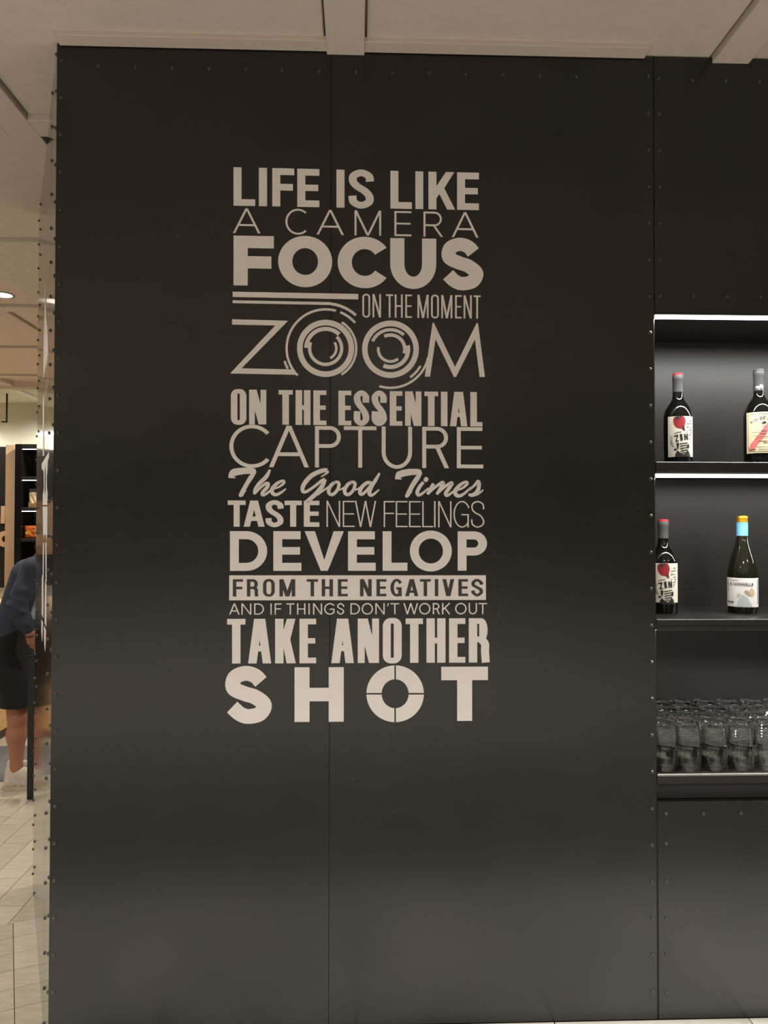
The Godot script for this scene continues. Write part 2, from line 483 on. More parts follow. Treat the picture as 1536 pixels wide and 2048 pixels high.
func _ready():
	var cam := Camera3D.new(); cam.name = "camera"; add_child(cam)
	cam_basis = Basis(Vector3.UP, deg_to_rad(-1.954)) * Basis(Vector3.RIGHT, deg_to_rad(1.0106)) * Basis(Vector3.BACK, deg_to_rad(0.0852))
	cam.transform = Transform3D(cam_basis, cam_pos)
	cam.fov = rad_to_deg(2.0 * atan(1024.0 / FOCAL)); cam.near = 0.05; cam.far = 60.0; cam.current = true
	var env := Environment.new()
	env.background_mode = Environment.BG_COLOR; env.background_color = Color(0.02, 0.02, 0.02)
	env.ambient_light_source = Environment.AMBIENT_SOURCE_BG
	env.tonemap_mode = Environment.TONE_MAPPER_LINEAR; env.tonemap_exposure = EXPOSURE
	env.sdfgi_enabled = true; env.ssao_enabled = true; env.ssil_enabled = true
	var we := WorldEnvironment.new(); we.name = "environment"; we.environment = env; add_child(we)
	make_materials()
	build_ceiling()
	build_floor()
	build_room()
	build_steel_wall()
	build_quote()
	build_side_graphic()
	build_niche()
	build_far_shop()
	build_person()

const ROOM_Z := 10.6
const EXPOSURE := 1.0
const LAMP_COLOR := Color(1.0, 0.985, 0.965)
const LAMP_ENERGY := 8.6
const AISLE_ENERGY := 2.9
const NEAR_ENERGY := 6.5

# corner of the steel wall, and the direction in which its angled side runs back
const CORNER := Vector3(-0.917, 0, 0)
const SIDE_DIR := Vector3(-0.40913, 0, -0.91248)
const SIDE_LEN := 1.46
const SIDE_OUT := Vector3(-0.91248, 0, 0.40913)

func build_ceiling():
	var c := structure("ceiling", "taupe panel ceiling with flat strips between the panels", "ceiling")
	var mb := MB.new(); mb.box(Vector3(-7.2, CEIL + 0.035, -5.80), Vector3(4.2, CEIL + 0.25, ROOM_Z)); put(mb, "ceiling_base", M.strip, c)
	var pitch := 1.205; var half := 0.058; var gap := 0.006; var drop := 0.02
	var xs := []; var zs := []
	for k in range(-5, 4): xs.append(-0.04 + pitch * k)
	for k in range(-4, 10): zs.append(-0.485 + pitch * k)         # centre of the cross strips
	# downlights: wide ones over the aisle and further back, narrow ones close to the steel wall; the block leaves no room for others
	var lights := []                                             # place, energy, half angle
	for x in [-4.68, -2.27, 0.14]:
		for z in [-5.03, -2.62, -0.21]:
			if x < 0 or z < -1.5: lights.append([Vector3(x, 0, z), AISLE_ENERGY * (2.0 if x > 0 else 1.0), 68.0])
	for x in [-5.0, -3.2]: lights.append([Vector3(x, -0.03, -6.25), AISLE_ENERGY * 2.0, 82.0])  # unseen pair added to brighten the beige far wall
	for x in [-1.17, -0.21, 0.75, 1.71]: lights.append([Vector3(x, 0, 0.52), NEAR_ENERGY, 15.0])
	for x in [-4.68, -2.27, 0.14, 2.55]:
		for z in [3.4, 5.81, 8.22]: lights.append([Vector3(x, 0, z), LAMP_ENERGY, 77.0])
	for i in xs.size() - 1:
		for j in zs.size() - 1:
			var lo := Vector3(xs[i] + half + gap, CEIL, zs[j] + half + gap)
			var hi := Vector3(xs[i + 1] - half - gap, CEIL + 0.04, zs[j + 1] - half - gap)
			lo.z = maxf(lo.z, -5.80)
			if hi.z - lo.z < 0.05: continue
			var p := MB.new(); p.cbox(lo, hi, 0.003); put(p, "ceiling_panel", M.ceiling, c)
	for x in xs:
		var p := MB.new(); p.cbox(Vector3(x - half, CEIL - drop, -5.80), Vector3(x + half, CEIL + 0.04, ROOM_Z), 0.002); put(p, "long_strip", M.strip, c)
	for z in zs:
		if z < -5.7: continue
		for i in xs.size() - 1:
			var p := MB.new(); p.cbox(Vector3(xs[i] + half, CEIL - drop, z - half), Vector3(xs[i + 1] - half, CEIL + 0.04, z + half), 0.002); put(p, "cross_strip", M.strip, c)
	# the lower ceiling of the shop at the far end, with its light trim
	mb = MB.new(); mb.box(Vector3(-7.2, CEIL - 0.03, -5.84), Vector3(4.2, CEIL + 0.25, -5.80)); put(mb, "edge_board", M.strip, c)
	mb = MB.new(); mb.box(Vector3(-7.2, CEIL - 0.045, -5.90), Vector3(4.2, CEIL + 0.25, -5.84)); put(mb, "edge_trim", M.beige_wall, c)
	mb = MB.new(); mb.box(Vector3(-7.2, CEIL - 0.03, -ROOM_Z), Vector3(4.2, CEIL + 0.25, -5.90)); put(mb, "far_ceiling", M.beige_wall, c)
	mb = MB.new(); mb.box(Vector3(-3.66, CEIL - 0.05, -ROOM_Z), Vector3(-3.58, CEIL - 0.03, -5.90)); put(mb, "far_trim", M.vinyl, c)
	for it in lights:
		var q: Vector3 = it[0]
		var seen := absf(q.x + 2.27) < 0.1 and absf(q.z + 2.62) < 0.1
		var t := thing("downlight", "round recessed downlight in the taupe ceiling over the person in navy" if seen else "round recessed downlight in the taupe ceiling over the raised floor or shop aisle, or added to light the far wall", "light", Vector3(q.x, CEIL + q.y, q.z), "recessed ceiling downlights")
		if it[2] < 20.0:                                        # unseen can added round a narrow lamp, hides its glare from the steel
			var can := MB.new(); can.lathe([[0.0465, -0.004], [0.0465, -0.07], [0.0515, -0.07], [0.0515, 0.0], [0.0, 0.0], [0.0, -0.004], [0.0465, -0.004]], 32); put(can, "added_lamp_shield", M.strip, t)
			var disc := MB.new(); disc.lathe([[0.0, -0.012], [0.046, -0.012], [0.046, -0.006], [0.0, -0.006]], 32); put(disc, "lamp_disc", M.lamp, t)
			t.set_meta("label", "downlight in an added taupe shield can on the taupe ceiling close to the steel wall")
			spot(Vector3(q.x, CEIL - 0.072, q.z), it[1], LAMP_COLOR, t, it[2])
			continue
		var r := MB.new(); r.lathe([[0.060, 0.0], [0.062, -0.004], [0.072, -0.004], [0.074, 0.0]], 32); put(r, "trim_ring", M.ring, t)
		var d := MB.new(); d.lathe([[0.0, -0.0035], [0.061, -0.003], [0.061, 0.001], [0.0, 0.001]], 32); put(d, "lamp_disc", M.lamp, t)
		spot(Vector3(q.x, CEIL + q.y - 0.012, q.z), it[1], LAMP_COLOR, t, it[2])

func build_floor():
	var f := structure("floor", "pale stone-look plank tile floor", "floor")
	var mb := MB.new(); mb.box(Vector3(-7.2, -0.2, -ROOM_Z), Vector3(4.2, -0.009, 0.0)); put(mb, "floor_bed", M.grout, f)
	# two laying directions: along the room, and square to the angled steel side
	var q := Vector2(SIDE_OUT.x, SIDE_OUT.z); var p := Vector2(SIDE_DIR.x, SIDE_DIR.z)
	var corner := Vector2(CORNER.x, CORNER.z)
	var border := 1.115                                          # distance along the side at which the direction changes
	var far := corner + p * border
	var zone_b := PackedVector2Array([far - q * 0.5, far + q * 8.0, corner - p * 3.0 + q * 8.0, corner - p * 3.0 - q * 0.5])
	var zone_a := PackedVector2Array([far - q * 6.0, far + q * 8.0, far + p * 9.0 + q * 8.0, far + p * 9.0 - q * 6.0])
	var lot := PackedVector2Array([Vector2(-7.0, -7.0), Vector2(4.0, -7.0), Vector2(4.0, 0.0), Vector2(-7.0, 0.0)])
	var seen := Rect2(-3.4, -4.3, 2.6, 4.3)
	var rng := RandomNumberGenerator.new(); rng.seed = 5
	var rest := MB.new()
	var g := 0.0015
	for zone in 2:
		var area_poly := zone_a if zone == 0 else zone_b
		for i in range(-60, 90):
			for j in range(-20, 30):
				var a: Vector2; var u: Vector2; var w: Vector2
				if zone == 0:
					a = Vector2(-2.0 + 0.133 * i, -2.06 + 0.53 * (j + [0.0, 0.47, 0.24, 0.76][posmod(i, 4)])); u = Vector2(0.133, 0); w = Vector2(0, 0.53)
				else:
					a = corner + p * (border - 0.128 * (i + 1)) + q * (0.085 + 0.6 * (j - 1 + 0.5 * posmod(i, 2) * 0)); u = q * 0.6; w = p * 0.128
				var c := a + (u + w) * 0.5
				if c.x < -7.2 or c.x > 4.2 or c.y < -7.2 or c.y > 0.4: continue
				var un := u.normalized() * g; var wn := w.normalized() * g
				var tile := PackedVector2Array([a + un + wn, a + u - un + wn, a + u + w - un - wn, a + w + un - wn])
				for s1 in Geometry2D.intersect_polygons(tile, area_poly):
					for s2 in Geometry2D.intersect_polygons(s1, lot):
						var foot := []
						for k in s2.size(): foot.append(Vector3(s2[k].x, -0.009, s2[k].y))
						if not Geometry2D.is_polygon_clockwise(s2): foot.reverse()
						var up := Vector3(0, 0.009, 0)
						if seen.has_point(c):
							var t := MB.new(); t.hexa(foot, up)
							put(t, "floor_tile", M.tiles[rng.randi() % 3], f)
						else: rest.hexa(foot, up)
	var o := put(rest, "floor_tiles_further_off", M.tile_floor, f); o.set_meta("kind", "stuff")
	var pf := structure("floor_raised", "raised pale tile floor in front of the black steel wall", "floor")
	mb = MB.new(); mb.box(Vector3(-7.2, -0.2, 0.0), Vector3(4.2, PLATFORM - 0.009, ROOM_Z)); put(mb, "platform_bed", M.grout, pf)
	var more := MB.new()
	for i in range(-12, 7):                                        # pale slabs
		if i * 0.6 + 0.6 > 4.2 or i * 0.6 < -7.2: continue
		for j in 22:
			var t := MB.new(); t.box(Vector3(i * 0.6 + 0.002, PLATFORM - 0.009, j * 0.45 + 0.003), Vector3(i * 0.6 + 0.598, PLATFORM, j * 0.45 + 0.448))
			if j < 4: put(t, "floor_slab", M.slabs[rng.randi() % 3], pf)
			else: more.v.append_array(t.v); more.n.append_array(t.n)
	put(more, "floor_slabs_further_off", M.slabs[1], pf).set_meta("kind", "stuff")
	mb = MB.new(); mb.cbox(Vector3(-2.2, PLATFORM, 0.95), Vector3(3.2, PLATFORM + 0.007, 2.75), 0.003)  # mat added out of view to darken what the lower steel reflects
	var mat_ := put(mb, "added_dark_mat", M.added_mat_brown); mat_.set_meta("label", "unseen dark brown mat added on the raised floor to darken the quote wall reflection"); mat_.set_meta("category", "mat")

func build_room():
	var w := structure("wall_left", "plain beige wall beyond the shop counter", "wall")
	var mb := MB.new(); mb.box(Vector3(-7.4, -0.2, -ROOM_Z + 0.2), Vector3(-7.0, CEIL + 0.25, ROOM_Z + 0.2)); put(mb, "plaster", M.plain_wall, w)
	w = structure("wall_right", "plain beige wall closing the bar side", "wall")
	mb = MB.new(); mb.box(Vector3(4.0, -0.2, -ROOM_Z + 0.2), Vector3(4.4, CEIL + 0.25, ROOM_Z + 0.2)); put(mb, "plaster", M.plain_wall, w)
	w = structure("wall_back", "olive beige wall above the lit shelves at the far end", "wall")
	mb = MB.new(); mb.box(Vector3(-7.4, -0.2, -ROOM_Z + 0.2), Vector3(4.4, CEIL + 0.25, -6.85)); put(mb, "plaster", M.beige_wall, w)
	w = structure("wall_rear", "plain beige wall opposite the black steel wall", "wall")
	mb = MB.new(); mb.box(Vector3(-7.4, -0.2, ROOM_Z - 0.2), Vector3(4.4, CEIL + 0.25, ROOM_Z + 0.2)); put(mb, "plaster", M.plain_wall, w)

# ---------------------------------------------------------------- the riveted steel wall
const NX0 := 0.9215        # sheet edge at the niche
const NX1 := 2.6
const NICHE_TOP := 2.341
const NICHE_LOW := 0.862
const NICHE_BACK := -0.37

func rivet_mesh() -> ArrayMesh:
	var mb := MB.new(); mb.lathe([[0.0062, 0.0], [0.0058, 0.0022], [0.0042, 0.0042], [0.002, 0.0052], [0.0, 0.0054]], 10)
	return mb.mesh()

func rivet(parent: Node, m: Mesh, at: Vector3, out: Vector3):
	var up := out; var s := Vector3.UP.cross(up).normalized()
	put_mesh(m, "rivet", M.rivet, parent, Transform3D(Basis(s, up, s.cross(up)), at))

func sheet(parent: Node, x0: float, x1: float, y0: float, y1: float):
	var mb := MB.new(); mb.cbox(Vector3(x0, y0, -0.004), Vector3(x1, y1, 0.0), 0.0008); put(mb, "steel_sheet", M.steel, parent)

func build_steel_wall():
	var w := structure("wall_front", "black riveted steel wall carrying the white quote", "wall")
	var rear := CORNER + SIDE_DIR * SIDE_LEN
	var mb := MB.new()
	var e := SIDE_OUT * -0.004
	mb.hexa([CORNER + Vector3(0.004, 0, -0.004) + e, Vector3(NX0 - 0.003, 0, -0.004), Vector3(NX0 - 0.003, 0, rear.z), rear + e], Vector3(0, CEIL - 0.001, 0))
	put(mb, "core", M.core, w)
	mb = MB.new(); mb.box(Vector3(NX0 - 0.003, 0, rear.z), Vector3(NX1, CEIL - 0.001, NICHE_BACK - 0.003)); put(mb, "core", M.core, w)
	mb = MB.new(); mb.box(Vector3(NX0 - 0.003, NICHE_TOP, NICHE_BACK - 0.003), Vector3(NX1, CEIL - 0.001, -0.004)); put(mb, "core", M.core, w)
	mb = MB.new(); mb.box(Vector3(NX0 - 0.003, 0, NICHE_BACK - 0.003), Vector3(NX1, NICHE_LOW - 0.03, -0.004)); put(mb, "core", M.core, w)
	var seam := on_z(660, 1000, 0).x
	sheet(w, CORNER.x, seam - 0.0002, PLATFORM, CEIL - 0.003)
	sheet(w, seam + 0.0002, NX0 - 0.003, PLATFORM, CEIL - 0.003)
	sheet(w, NX0, NX1, NICHE_TOP + 0.002, CEIL - 0.003)
	sheet(w, NX0 + 0.002, NX1, PLATFORM, NICHE_LOW - 0.028)
	# the angled side: two sheets that meet at a joint
	var joint := 0.30
	for span in [[0.0, joint - 0.002], [joint + 0.002, SIDE_LEN]]:
		var a: Vector3 = CORNER + SIDE_DIR * span[0]; var b: Vector3 = CORNER + SIDE_DIR * span[1]
		mb = MB.new(); mb.hexa([b, a, a + e, b + e], Vector3(0, CEIL - 0.003, 0)); put(mb, "steel_sheet", M.steel_side, w)
	var r := rivet_mesh()
	var z := Vector3(0, 0, 1)
	for k in 28:
		var y := on_z(118, 195 + 74.6 * (k - 1), 0).y
		if y > PLATFORM + 0.02 and y < CEIL - 0.03: rivet(w, r, Vector3(CORNER.x + 0.014, y, 0), z)
		y = on_z(1300, 153 + 73.2 * k, 0).y
		if y > PLATFORM + 0.02: rivet(w, r, Vector3(NX0 - 0.017, y, 0), z)
		y = on_z(1318, 156 + 72.6 * k, 0).y
		if y > NICHE_TOP + 0.03 and y < CEIL - 0.03: rivet(w, r, Vector3(NX0 + 0.0165, y, 0), z)
	for k in range(1, 15):
		var q := on_z(124 + 73.5 * k, 122 + 1.55 * k, 0)
		if q.x < NX0 - 0.05: rivet(w, r, Vector3(q.x, CEIL - 0.072, 0), z)
	for k in range(1, 10):
		rivet(w, r, Vector3(NX0 + 0.0165 + 0.106 * k, CEIL - 0.076, 0), z)
		rivet(w, r, Vector3(NX0 + 0.0165 + 0.106 * k, on_z(1386, 592, 0).y, 0), z)
		rivet(w, r, Vector3(NX0 + 0.0265 + 0.117 * k, on_z(1402, 1627, 0).y, 0), z)
	for y in [1627, 1687, 1763, 1836, 1909, 1985]: rivet(w, r, Vector3(NX0 + 0.0265, on_z(1326, y, 0).y, 0), z)
	for k in 28:
		var y := 0.055 + 0.1135 * k
		if y > CEIL - 0.03: continue
		rivet(w, r, CORNER + SIDE_DIR * 0.016 + Vector3(0, y, 0), SIDE_OUT)
		rivet(w, r, CORNER + SIDE_DIR * (joint - 0.05) + Vector3(0, y, 0), SIDE_OUT)
		rivet(w, r, CORNER + SIDE_DIR * (SIDE_LEN - 0.22) + Vector3(0, y, 0), SIDE_OUT)
		rivet(w, r, CORNER + SIDE_DIR * (SIDE_LEN - 0.012) + Vector3(0, y, 0), SIDE_OUT)
	# the pale batten along the top
	var t := structure("trim_1", "pale batten fixed along the top of the steel wall", "trim")
	var x0 := on_z(108, 90, 0.05).x; var x1 := on_z(1300, 110, 0.05).x
	mb = MB.new(); mb.cbox(Vector3(x0, CEIL - 0.014, 0.004), Vector3(x1, CEIL + 0.002, 0.057), 0.0015); put(mb, "batten", M.batten, t)

func build_quote():
	var t := thing("wall_quote", "white vinyl quote lettering on the black steel wall", "lettering")
	var o := Vector2.ZERO
	var big := 0.0009
	var p := part("text_line", t)
	text_line(p, Vector2(334.6, 345.8), Vector2(411.4, 420.4), Vector2(467, 957), [["L", 467.1, 510.4], ["I", 517.9, 534.1], ["F", 544.6, 588.5], ["E", 594.6, 638.7], ["I", 672.9, 689.0], ["S", 696.8, 748.0], ["L", 780.8, 823.8], ["I", 830.7, 846.4], ["K", 856.9, 910.2], ["E", 914.0, 957.8]], 16.0, 13.2,
		{"over": 1.3, "kp": [0.29, 0.61, 0.655, 1.0, 0.965, 1.0, 0.59, 0.565, 1.0, 0.0, 0.70, 0.0, 0.41, 0.41, 0.29, 0.29], "sp": [1.0, 0.735, 0.93, 0.90, 0.5, 1.0, 0.07, 0.90, 0.05, 0.72, 0.28, 0.58, 0.72, 0.43, 0.96, 0.27, 0.93, 0.10, 0.5, 0.0, 0.07, 0.10, 0.0, 0.29]}, M.vinyl, big)
	p = part("text_line", t)
	text_line(p, Vector2(416.5, 425.2), Vector2(466.0, 475.3), Vector2(467, 955), [["A", 466.0, 520.8], ["C", 570.9, 614.5], ["A", 633.1, 687.8], ["M", 709.1, 762.3], ["E", 788.8, 823.0], ["R", 846.9, 885.9], ["A", 903.4, 956.8]], 4.0, 3.6,
		{"over": 1.0, "lw": 4.6, "aw": 4.8, "ab": 0.29, "cw": 0.575, "ca": 47.0, "rb": 0.42}, M.vinyl, big)
	p = part("text_line", t)
	text_line(p, Vector2(471.4, 478.9), Vector2(570.6, 578.6), Vector2(467, 960), [["F", 467.2, 547.7], ["O", 556.3, 664.4], ["C", 675.3, 770.0], ["U", 780.4, 872.4], ["S", 881.0, 966.5]], 28.3, 24.4,
		{"over": 1.6, "fm": 0.345, "cw": 0.571, "ca": 36.0, "sm": 1.08, "sp": [0.90, 0.80, 0.72, 0.94, 0.42, 1.0, 0.10, 0.90, 0.06, 0.66, 0.40, 0.53, 0.72, 0.45, 1.0, 0.27, 0.86, 0.06, 0.50, 0.0, 0.24, 0.07, 0.02, 0.22]}, M.vinyl, big)
	# camera graphic: two bars, the Z, the two lens rings and the M
	p = part("lens_graphic", t)
	traced(p, "bar", [poly([465.3, 583.6, 716.5, 588.0, 716.5, 598.9, 465.3, 593.9])], o, 1.0, M.vinyl)
	var z5 := Vector2(450, 600); var s5 := 5.486
	traced(p, "bent_bar", [poly([84, 4, 1160, 24, 1160, 55, 84, 35]), mirror(band(1104, -531, 507, 507, 30, 30, 83.6, 47.5))], z5, s5, M.vinyl)
	traced(p, "letter", [poly([78, 212, 692, 228, 182, 750, 745, 762, 808, 822, 57, 806, 552, 280, 78, 270])], z5, s5, M.vinyl)
	traced(p, "thin_arc", [mirror(band(1104, -531, 441, 441, 26, 26, 74.6, 224.0))], z5, s5, M.vinyl, 0.00095)
	traced(p, "arc_dash", [mirror(band(1104, -531, 441, 441, 26, 26, 68.0, 40.8))], z5, s5, M.vinyl)
	traced(p, "arc_dash", [mirror(band(1104, -531, 484, 484, 26, 26, 197.0, 208.5))], z5, s5, M.vinyl)
	traced(p, "letter", [mirror(ring(1104, -531, 314, 314, 314, 314, 61, 61))], z5, s5, M.vinyl)
	traced(p, "lens_arc", [mirror(band(1104, -531, 349, 349, 26, 26, 58.1, -58.9))], z5, s5, M.vinyl)
	traced(p, "lens_arc", [mirror(band(1104, -531, 236, 236, 44, 44, 46.0, 178.5))], z5, s5, M.vinyl)
	traced(p, "lens_arc", [mirror(band(1104, -531, 194, 194, 36, 36, 158.0, 406.0))], z5, s5, M.vinyl, 0.00095)
	traced(p, "lens_arc", [mirror(band(1104, -531, 131, 131, 27, 27, 33.7, -65.0))], z5, s5, M.vinyl)
	var z6 := Vector2(700, 610)
	traced(p, "letter", [mirror(ring(444, -486, 312, 315, 312, 315, 60, 62))], z6, s5, M.vinyl)
	traced(p, "lens_arc", [mirror(band(444, -486, 232, 232, 35, 35, 47.0, 156.0))], z6, s5, M.vinyl)
	traced(p, "lens_arc", [mirror(band(444, -486, 175, 175, 37, 37, -17.0, 116.0))], z6, s5, M.vinyl, 0.00095)
	traced(p, "lens_arc", [mirror(band(444, -486, 217, 217, 44, 44, -113.4, 12.3))], z6, s5, M.vinyl)
	traced(p, "lens_arc", [mirror(band(444, -486, 149, 149, 30, 30, 170.0, 308.0))], z6, s5, M.vinyl)
	traced(p, "arc_dash", [mirror(band(444, -486, 389, 389, 25, 25, -29.0, -55.0))], z6, s5, M.vinyl)
	traced(p, "thin_arc", [mirror(band(444, -486, 436, 436, 25, 25, -106.7, -12.0))], z6, s5, M.vinyl, 0.00095)
	traced(p, "letter", [poly([905, 200, 918, 195, 1152, 680, 1388, 200, 1404, 200, 1480, 790, 1422, 790, 1370, 378, 1163, 790, 1140, 790, 938, 375, 878, 787, 820, 787])], z6, s5, M.vinyl)
	p = part("text_line", t)
	text_line(p, Vector2(588.2, 591.0), Vector2(634.7, 637.4), Vector2(730, 955), [["O", 724.6, 740.3], ["N", 745.0, 762.0], ["T", 772.0, 786.4], ["H", 789.5, 805.4], ["E", 810.5, 823.8], ["M", 834.9, 857.1], ["O", 862.0, 877.7], ["M", 882.5, 904.7], ["E", 910.0, 923.1], ["N", 927.1, 943.5], ["T", 947.2, 961.2]], 3.5, 3.2,
		{"rr": 7.6, "over": 0.6, "lw": 3.8, "dw": 3.9}, M.vinyl, big)
	p = part("text_line", t)
	text_line(p, Vector2(779.2, 784.3), Vector2(848.5, 853.0), Vector2(475, 955), [["O", 461.8, 492.9, {"rr": 13.5}], ["N", 498.3, 532.6], ["T", 557.2, 585.5], ["H", 591.1, 621.0], ["E", 626.8, 652.7], ["E", 676.9, 702.6], ["S", 708.0, 737.9], ["S", 743.7, 773.1], ["E", 779.5, 804.6], ["N", 810.1, 842.7], ["T", 848.9, 876.1], ["I", 881.9, 894.9], ["A", 899.8, 934.6], ["L", 940.6, 964.9]], 13.1, 8.9,
		{"over": 1.0, "ns": 11.4, "dw": 15.0, "lw": 12.6, "aw": 17.6, "ab": 0.27, "sp": [1.0, 0.68, 1.0, 0.88, 0.5, 1.0, 0.0, 0.88, 0.03, 0.72, 0.30, 0.58, 0.72, 0.44, 0.98, 0.29, 1.0, 0.12, 0.5, 0.0, 0.0, 0.12, 0.0, 0.40]}, M.vinyl, big)
	p = part("text_line", t)
	text_line(p, Vector2(851.0, 854.6), Vector2(934.2, 936.7), Vector2(500, 960), [["C", 458.8, 534.4], ["A", 537.9, 617.9], ["P", 630.0, 681.7], ["T", 687.8, 752.9], ["U", 763.3, 824.1], ["R", 844.4, 898.1], ["E", 913.6, 966.3, {"et": 0.97}]], 7.9, 7.4,
		{"over": 1.8, "lw": 9.0, "aw": 9.6, "ab": 0.27, "cw": 0.60, "ca": 40.0, "pb": 0.475, "pr": 22.0, "rb": 0.475, "rw": 0.96}, M.vinyl, 0.001)
	build_script(t)
	p = part("text_line", t)
	text_line(p, Vector2(1000.9, 1001.6), Vector2(1053.3, 1053.5), Vector2(460, 640), [["T", 455.6, 491.3], ["A", 487.3, 529.3], ["S", 531.0, 567.4], ["T", 569.2, 603.6], ["E", 607.7, 638.8]], 12.0, 8.9,
		{"over": 1.0, "lw": 12.4, "aw": 15.4, "ab": 0.22, "sp": [1.0, 0.72, 0.93, 0.90, 0.5, 1.0, 0.07, 0.90, 0.05, 0.72, 0.28, 0.58, 0.72, 0.43, 0.96, 0.27, 0.93, 0.10, 0.5, 0.0, 0.07, 0.10, 0.0, 0.30]}, M.vinyl, big)
	p = part("text_line", t)
	text_line(p, Vector2(1001.7, 1002.6), Vector2(1053.8, 1054.8), Vector2(655, 965), [["N", 653.0, 680.3], ["E", 685.5, 709.3], ["W", 709.8, 752.3], ["F", 767.4, 789.3, {"fm": 0.50}], ["E", 791.5, 815.0], ["E", 818.1, 841.5], ["L", 844.5, 866.1], ["I", 868.1, 871.0], ["N", 876.3, 902.9], ["G", 906.9, 937.5], ["S", 942.1, 968.5]], 2.7, 2.5,
		{"over": 0.6, "lw": 2.9, "ga": 30.0, "gs": 0.0, "sp": [1.0, 0.70, 0.93, 0.90, 0.5, 1.0, 0.07, 0.90, 0.05, 0.70, 0.30, 0.56, 0.72, 0.45, 0.98, 0.27, 0.93, 0.10, 0.5, 0.0, 0.07, 0.10, 0.0, 0.30]}, M.vinyl, big)
	p = part("text_line", t)
	text_line(p, Vector2(1062.3, 1062.8), Vector2(1141.8, 1141.2), Vector2(460, 970), [["D", 460.0, 534.4], ["E", 546.7, 602.9, {"et": 0.97}], ["V", 609.4, 687.7], ["E", 696.0, 751.4, {"et": 0.97}], ["L", 765.3, 814.8], ["O", 819.6, 903.6], ["P", 915.3, 974.0]], 17.7, 16.0,
		{"over": 1.6, "lw": 20.5, "aw": 14.0, "pb": 0.385, "pr": 26.0}, M.vinyl, big)
	p = part("text_line", t)
	traced(p, "plate", [poly([458.6, 1150.7, 971.6, 1150.6, 971.8, 1199.8, 458.4, 1200.6])], o, 1.0, M.vinyl)
	text_line(p, Vector2(1158.5, 1158.2), Vector2(1193.0, 1192.2), Vector2(460, 970), [["F", 465.8, 486.0], ["R", 493.9, 517.3], ["O", 526.0, 549.7], ["M", 559.0, 590.6], ["T", 613.5, 636.0], ["H", 643.4, 665.9], ["E", 675.7, 695.6], ["N", 720.0, 743.4], ["E", 752.9, 772.7], ["G", 780.8, 803.4], ["A", 810.3, 836.7], ["T", 839.8, 861.5], ["I", 869.5, 876.5], ["V", 884.7, 908.4], ["E", 916.6, 935.9], ["S", 942.6, 965.8]], 7.0, 5.0,
		{"rr": 11.2, "over": 0.6, "dw": 8.0, "lw": 7.6, "aw": 8.6, "ab": 0.20, "rb": 0.43, "rl": 1, "ga": 35.0, "gs": 0.0}, M.vinyl_dark, 0.0014)
	p = part("text_line", t)
	text_line(p, Vector2(1207.0, 1206.0), Vector2(1229.3, 1228.2), Vector2(460, 970), [["A", 458.3, 479.5], ["N", 483.0, 502.7], ["D", 508.4, 527.9], ["I", 540.9, 543.3], ["F", 549.3, 563.0, {"fm": 0.46}], ["T", 572.7, 588.7], ["H", 594.1, 610.8], ["I", 617.0, 619.5], ["N", 626.1, 644.2], ["G", 648.3, 669.0], ["S", 674.3, 688.2], ["D", 700.8, 719.9], ["O", 723.3, 745.9], ["N", 750.7, 769.3], ["'", 774.4, 778.0], ["T", 780.9, 798.4], ["W", 806.8, 836.2], ["O", 838.0, 860.8], ["R", 865.5, 879.6], ["K", 884.1, 900.0], ["O", 910.2, 933.0], ["U", 937.3, 953.9], ["T", 957.0, 973.8]], 2.5, 2.3,
		{"over": 0.4, "lw": 2.7, "aw": 2.9, "ab": 0.28}, M.vinyl, big)
	p = part("text_line", t)
	text_line(p, Vector2(1237.8, 1236.4), Vector2(1327.0, 1324.9), Vector2(465, 970), [["T", 454.4, 490.9], ["A", 496.3, 542.4], ["K", 550.3, 591.7], ["E", 599.0, 632.3], ["A", 662.6, 707.8], ["N", 715.5, 758.0], ["O", 765.6, 803.4, {"sv": 15.9}], ["T", 811.2, 845.8], ["H", 852.9, 890.9, {"sv": 16.6}], ["E", 898.1, 930.6], ["R", 937.5, 978.0]], 16.8, 11.3,
		{"rr": 15.8, "over": 1.0, "ns": 13.8, "dw": 20.0, "lw": 16.8, "aw": 22.4, "ab": 0.27, "rb": 0.46, "rl": 1, "pr": 12.0, "rw": 0.93, "kp": [0.35, 0.67, 0.57, 1.0, 0.98, 1.0, 0.73, 0.535, 1.0, 0.0, 0.555, 0.0, 0.41, 0.34, 0.35, 0.42]}, M.vinyl, big)
	p = part("text_line", t)
	text_line(p, Vector2(1334.6, 1333.3), Vector2(1443.8, 1441.5), Vector2(590, 945), [["S", 448.2, 543.4, {"over": 1.8, "sm": 1.1, "sp": [0.90, 0.80, 0.72, 0.94, 0.42, 1.0, 0.10, 0.90, 0.06, 0.66, 0.40, 0.53, 0.72, 0.45, 1.0, 0.27, 0.86, 0.06, 0.50, 0.0, 0.24, 0.07, 0.02, 0.22]}], ["H", 589.1, 687.5], ["T", 882.5, 975.8]], 30.0, 26.8, {}, M.vinyl, big)
	for q in 4:
		var l := PackedVector2Array(); var r := PackedVector2Array()
		for k in 17:
			var f := k / 16.0
			var ao := deg_to_rad(q * 90.0 + lerpf(1.55, 88.45, f)); var ai := deg_to_rad(q * 90.0 + lerpf(3.25, 86.75, f))
			l.append(Vector2(495 + 315 * cos(ao), 891 + 311 * sin(ao))); r.append(Vector2(495 + 148 * cos(ai), 891 + 159 * sin(ai)))
		traced(p, "letter_quarter", [{"l": l, "r": r, "closed": false}], Vector2(700, 1225), s5, M.vinyl)

func mirror(b: Dictionary) -> Dictionary:      # bands are given with y up; the traced pictures count y down
	for k in ["l", "r"]:
		var p: PackedVector2Array = b[k]
		for i in p.size(): p[i].y = -p[i].y
		b[k] = p
	return b

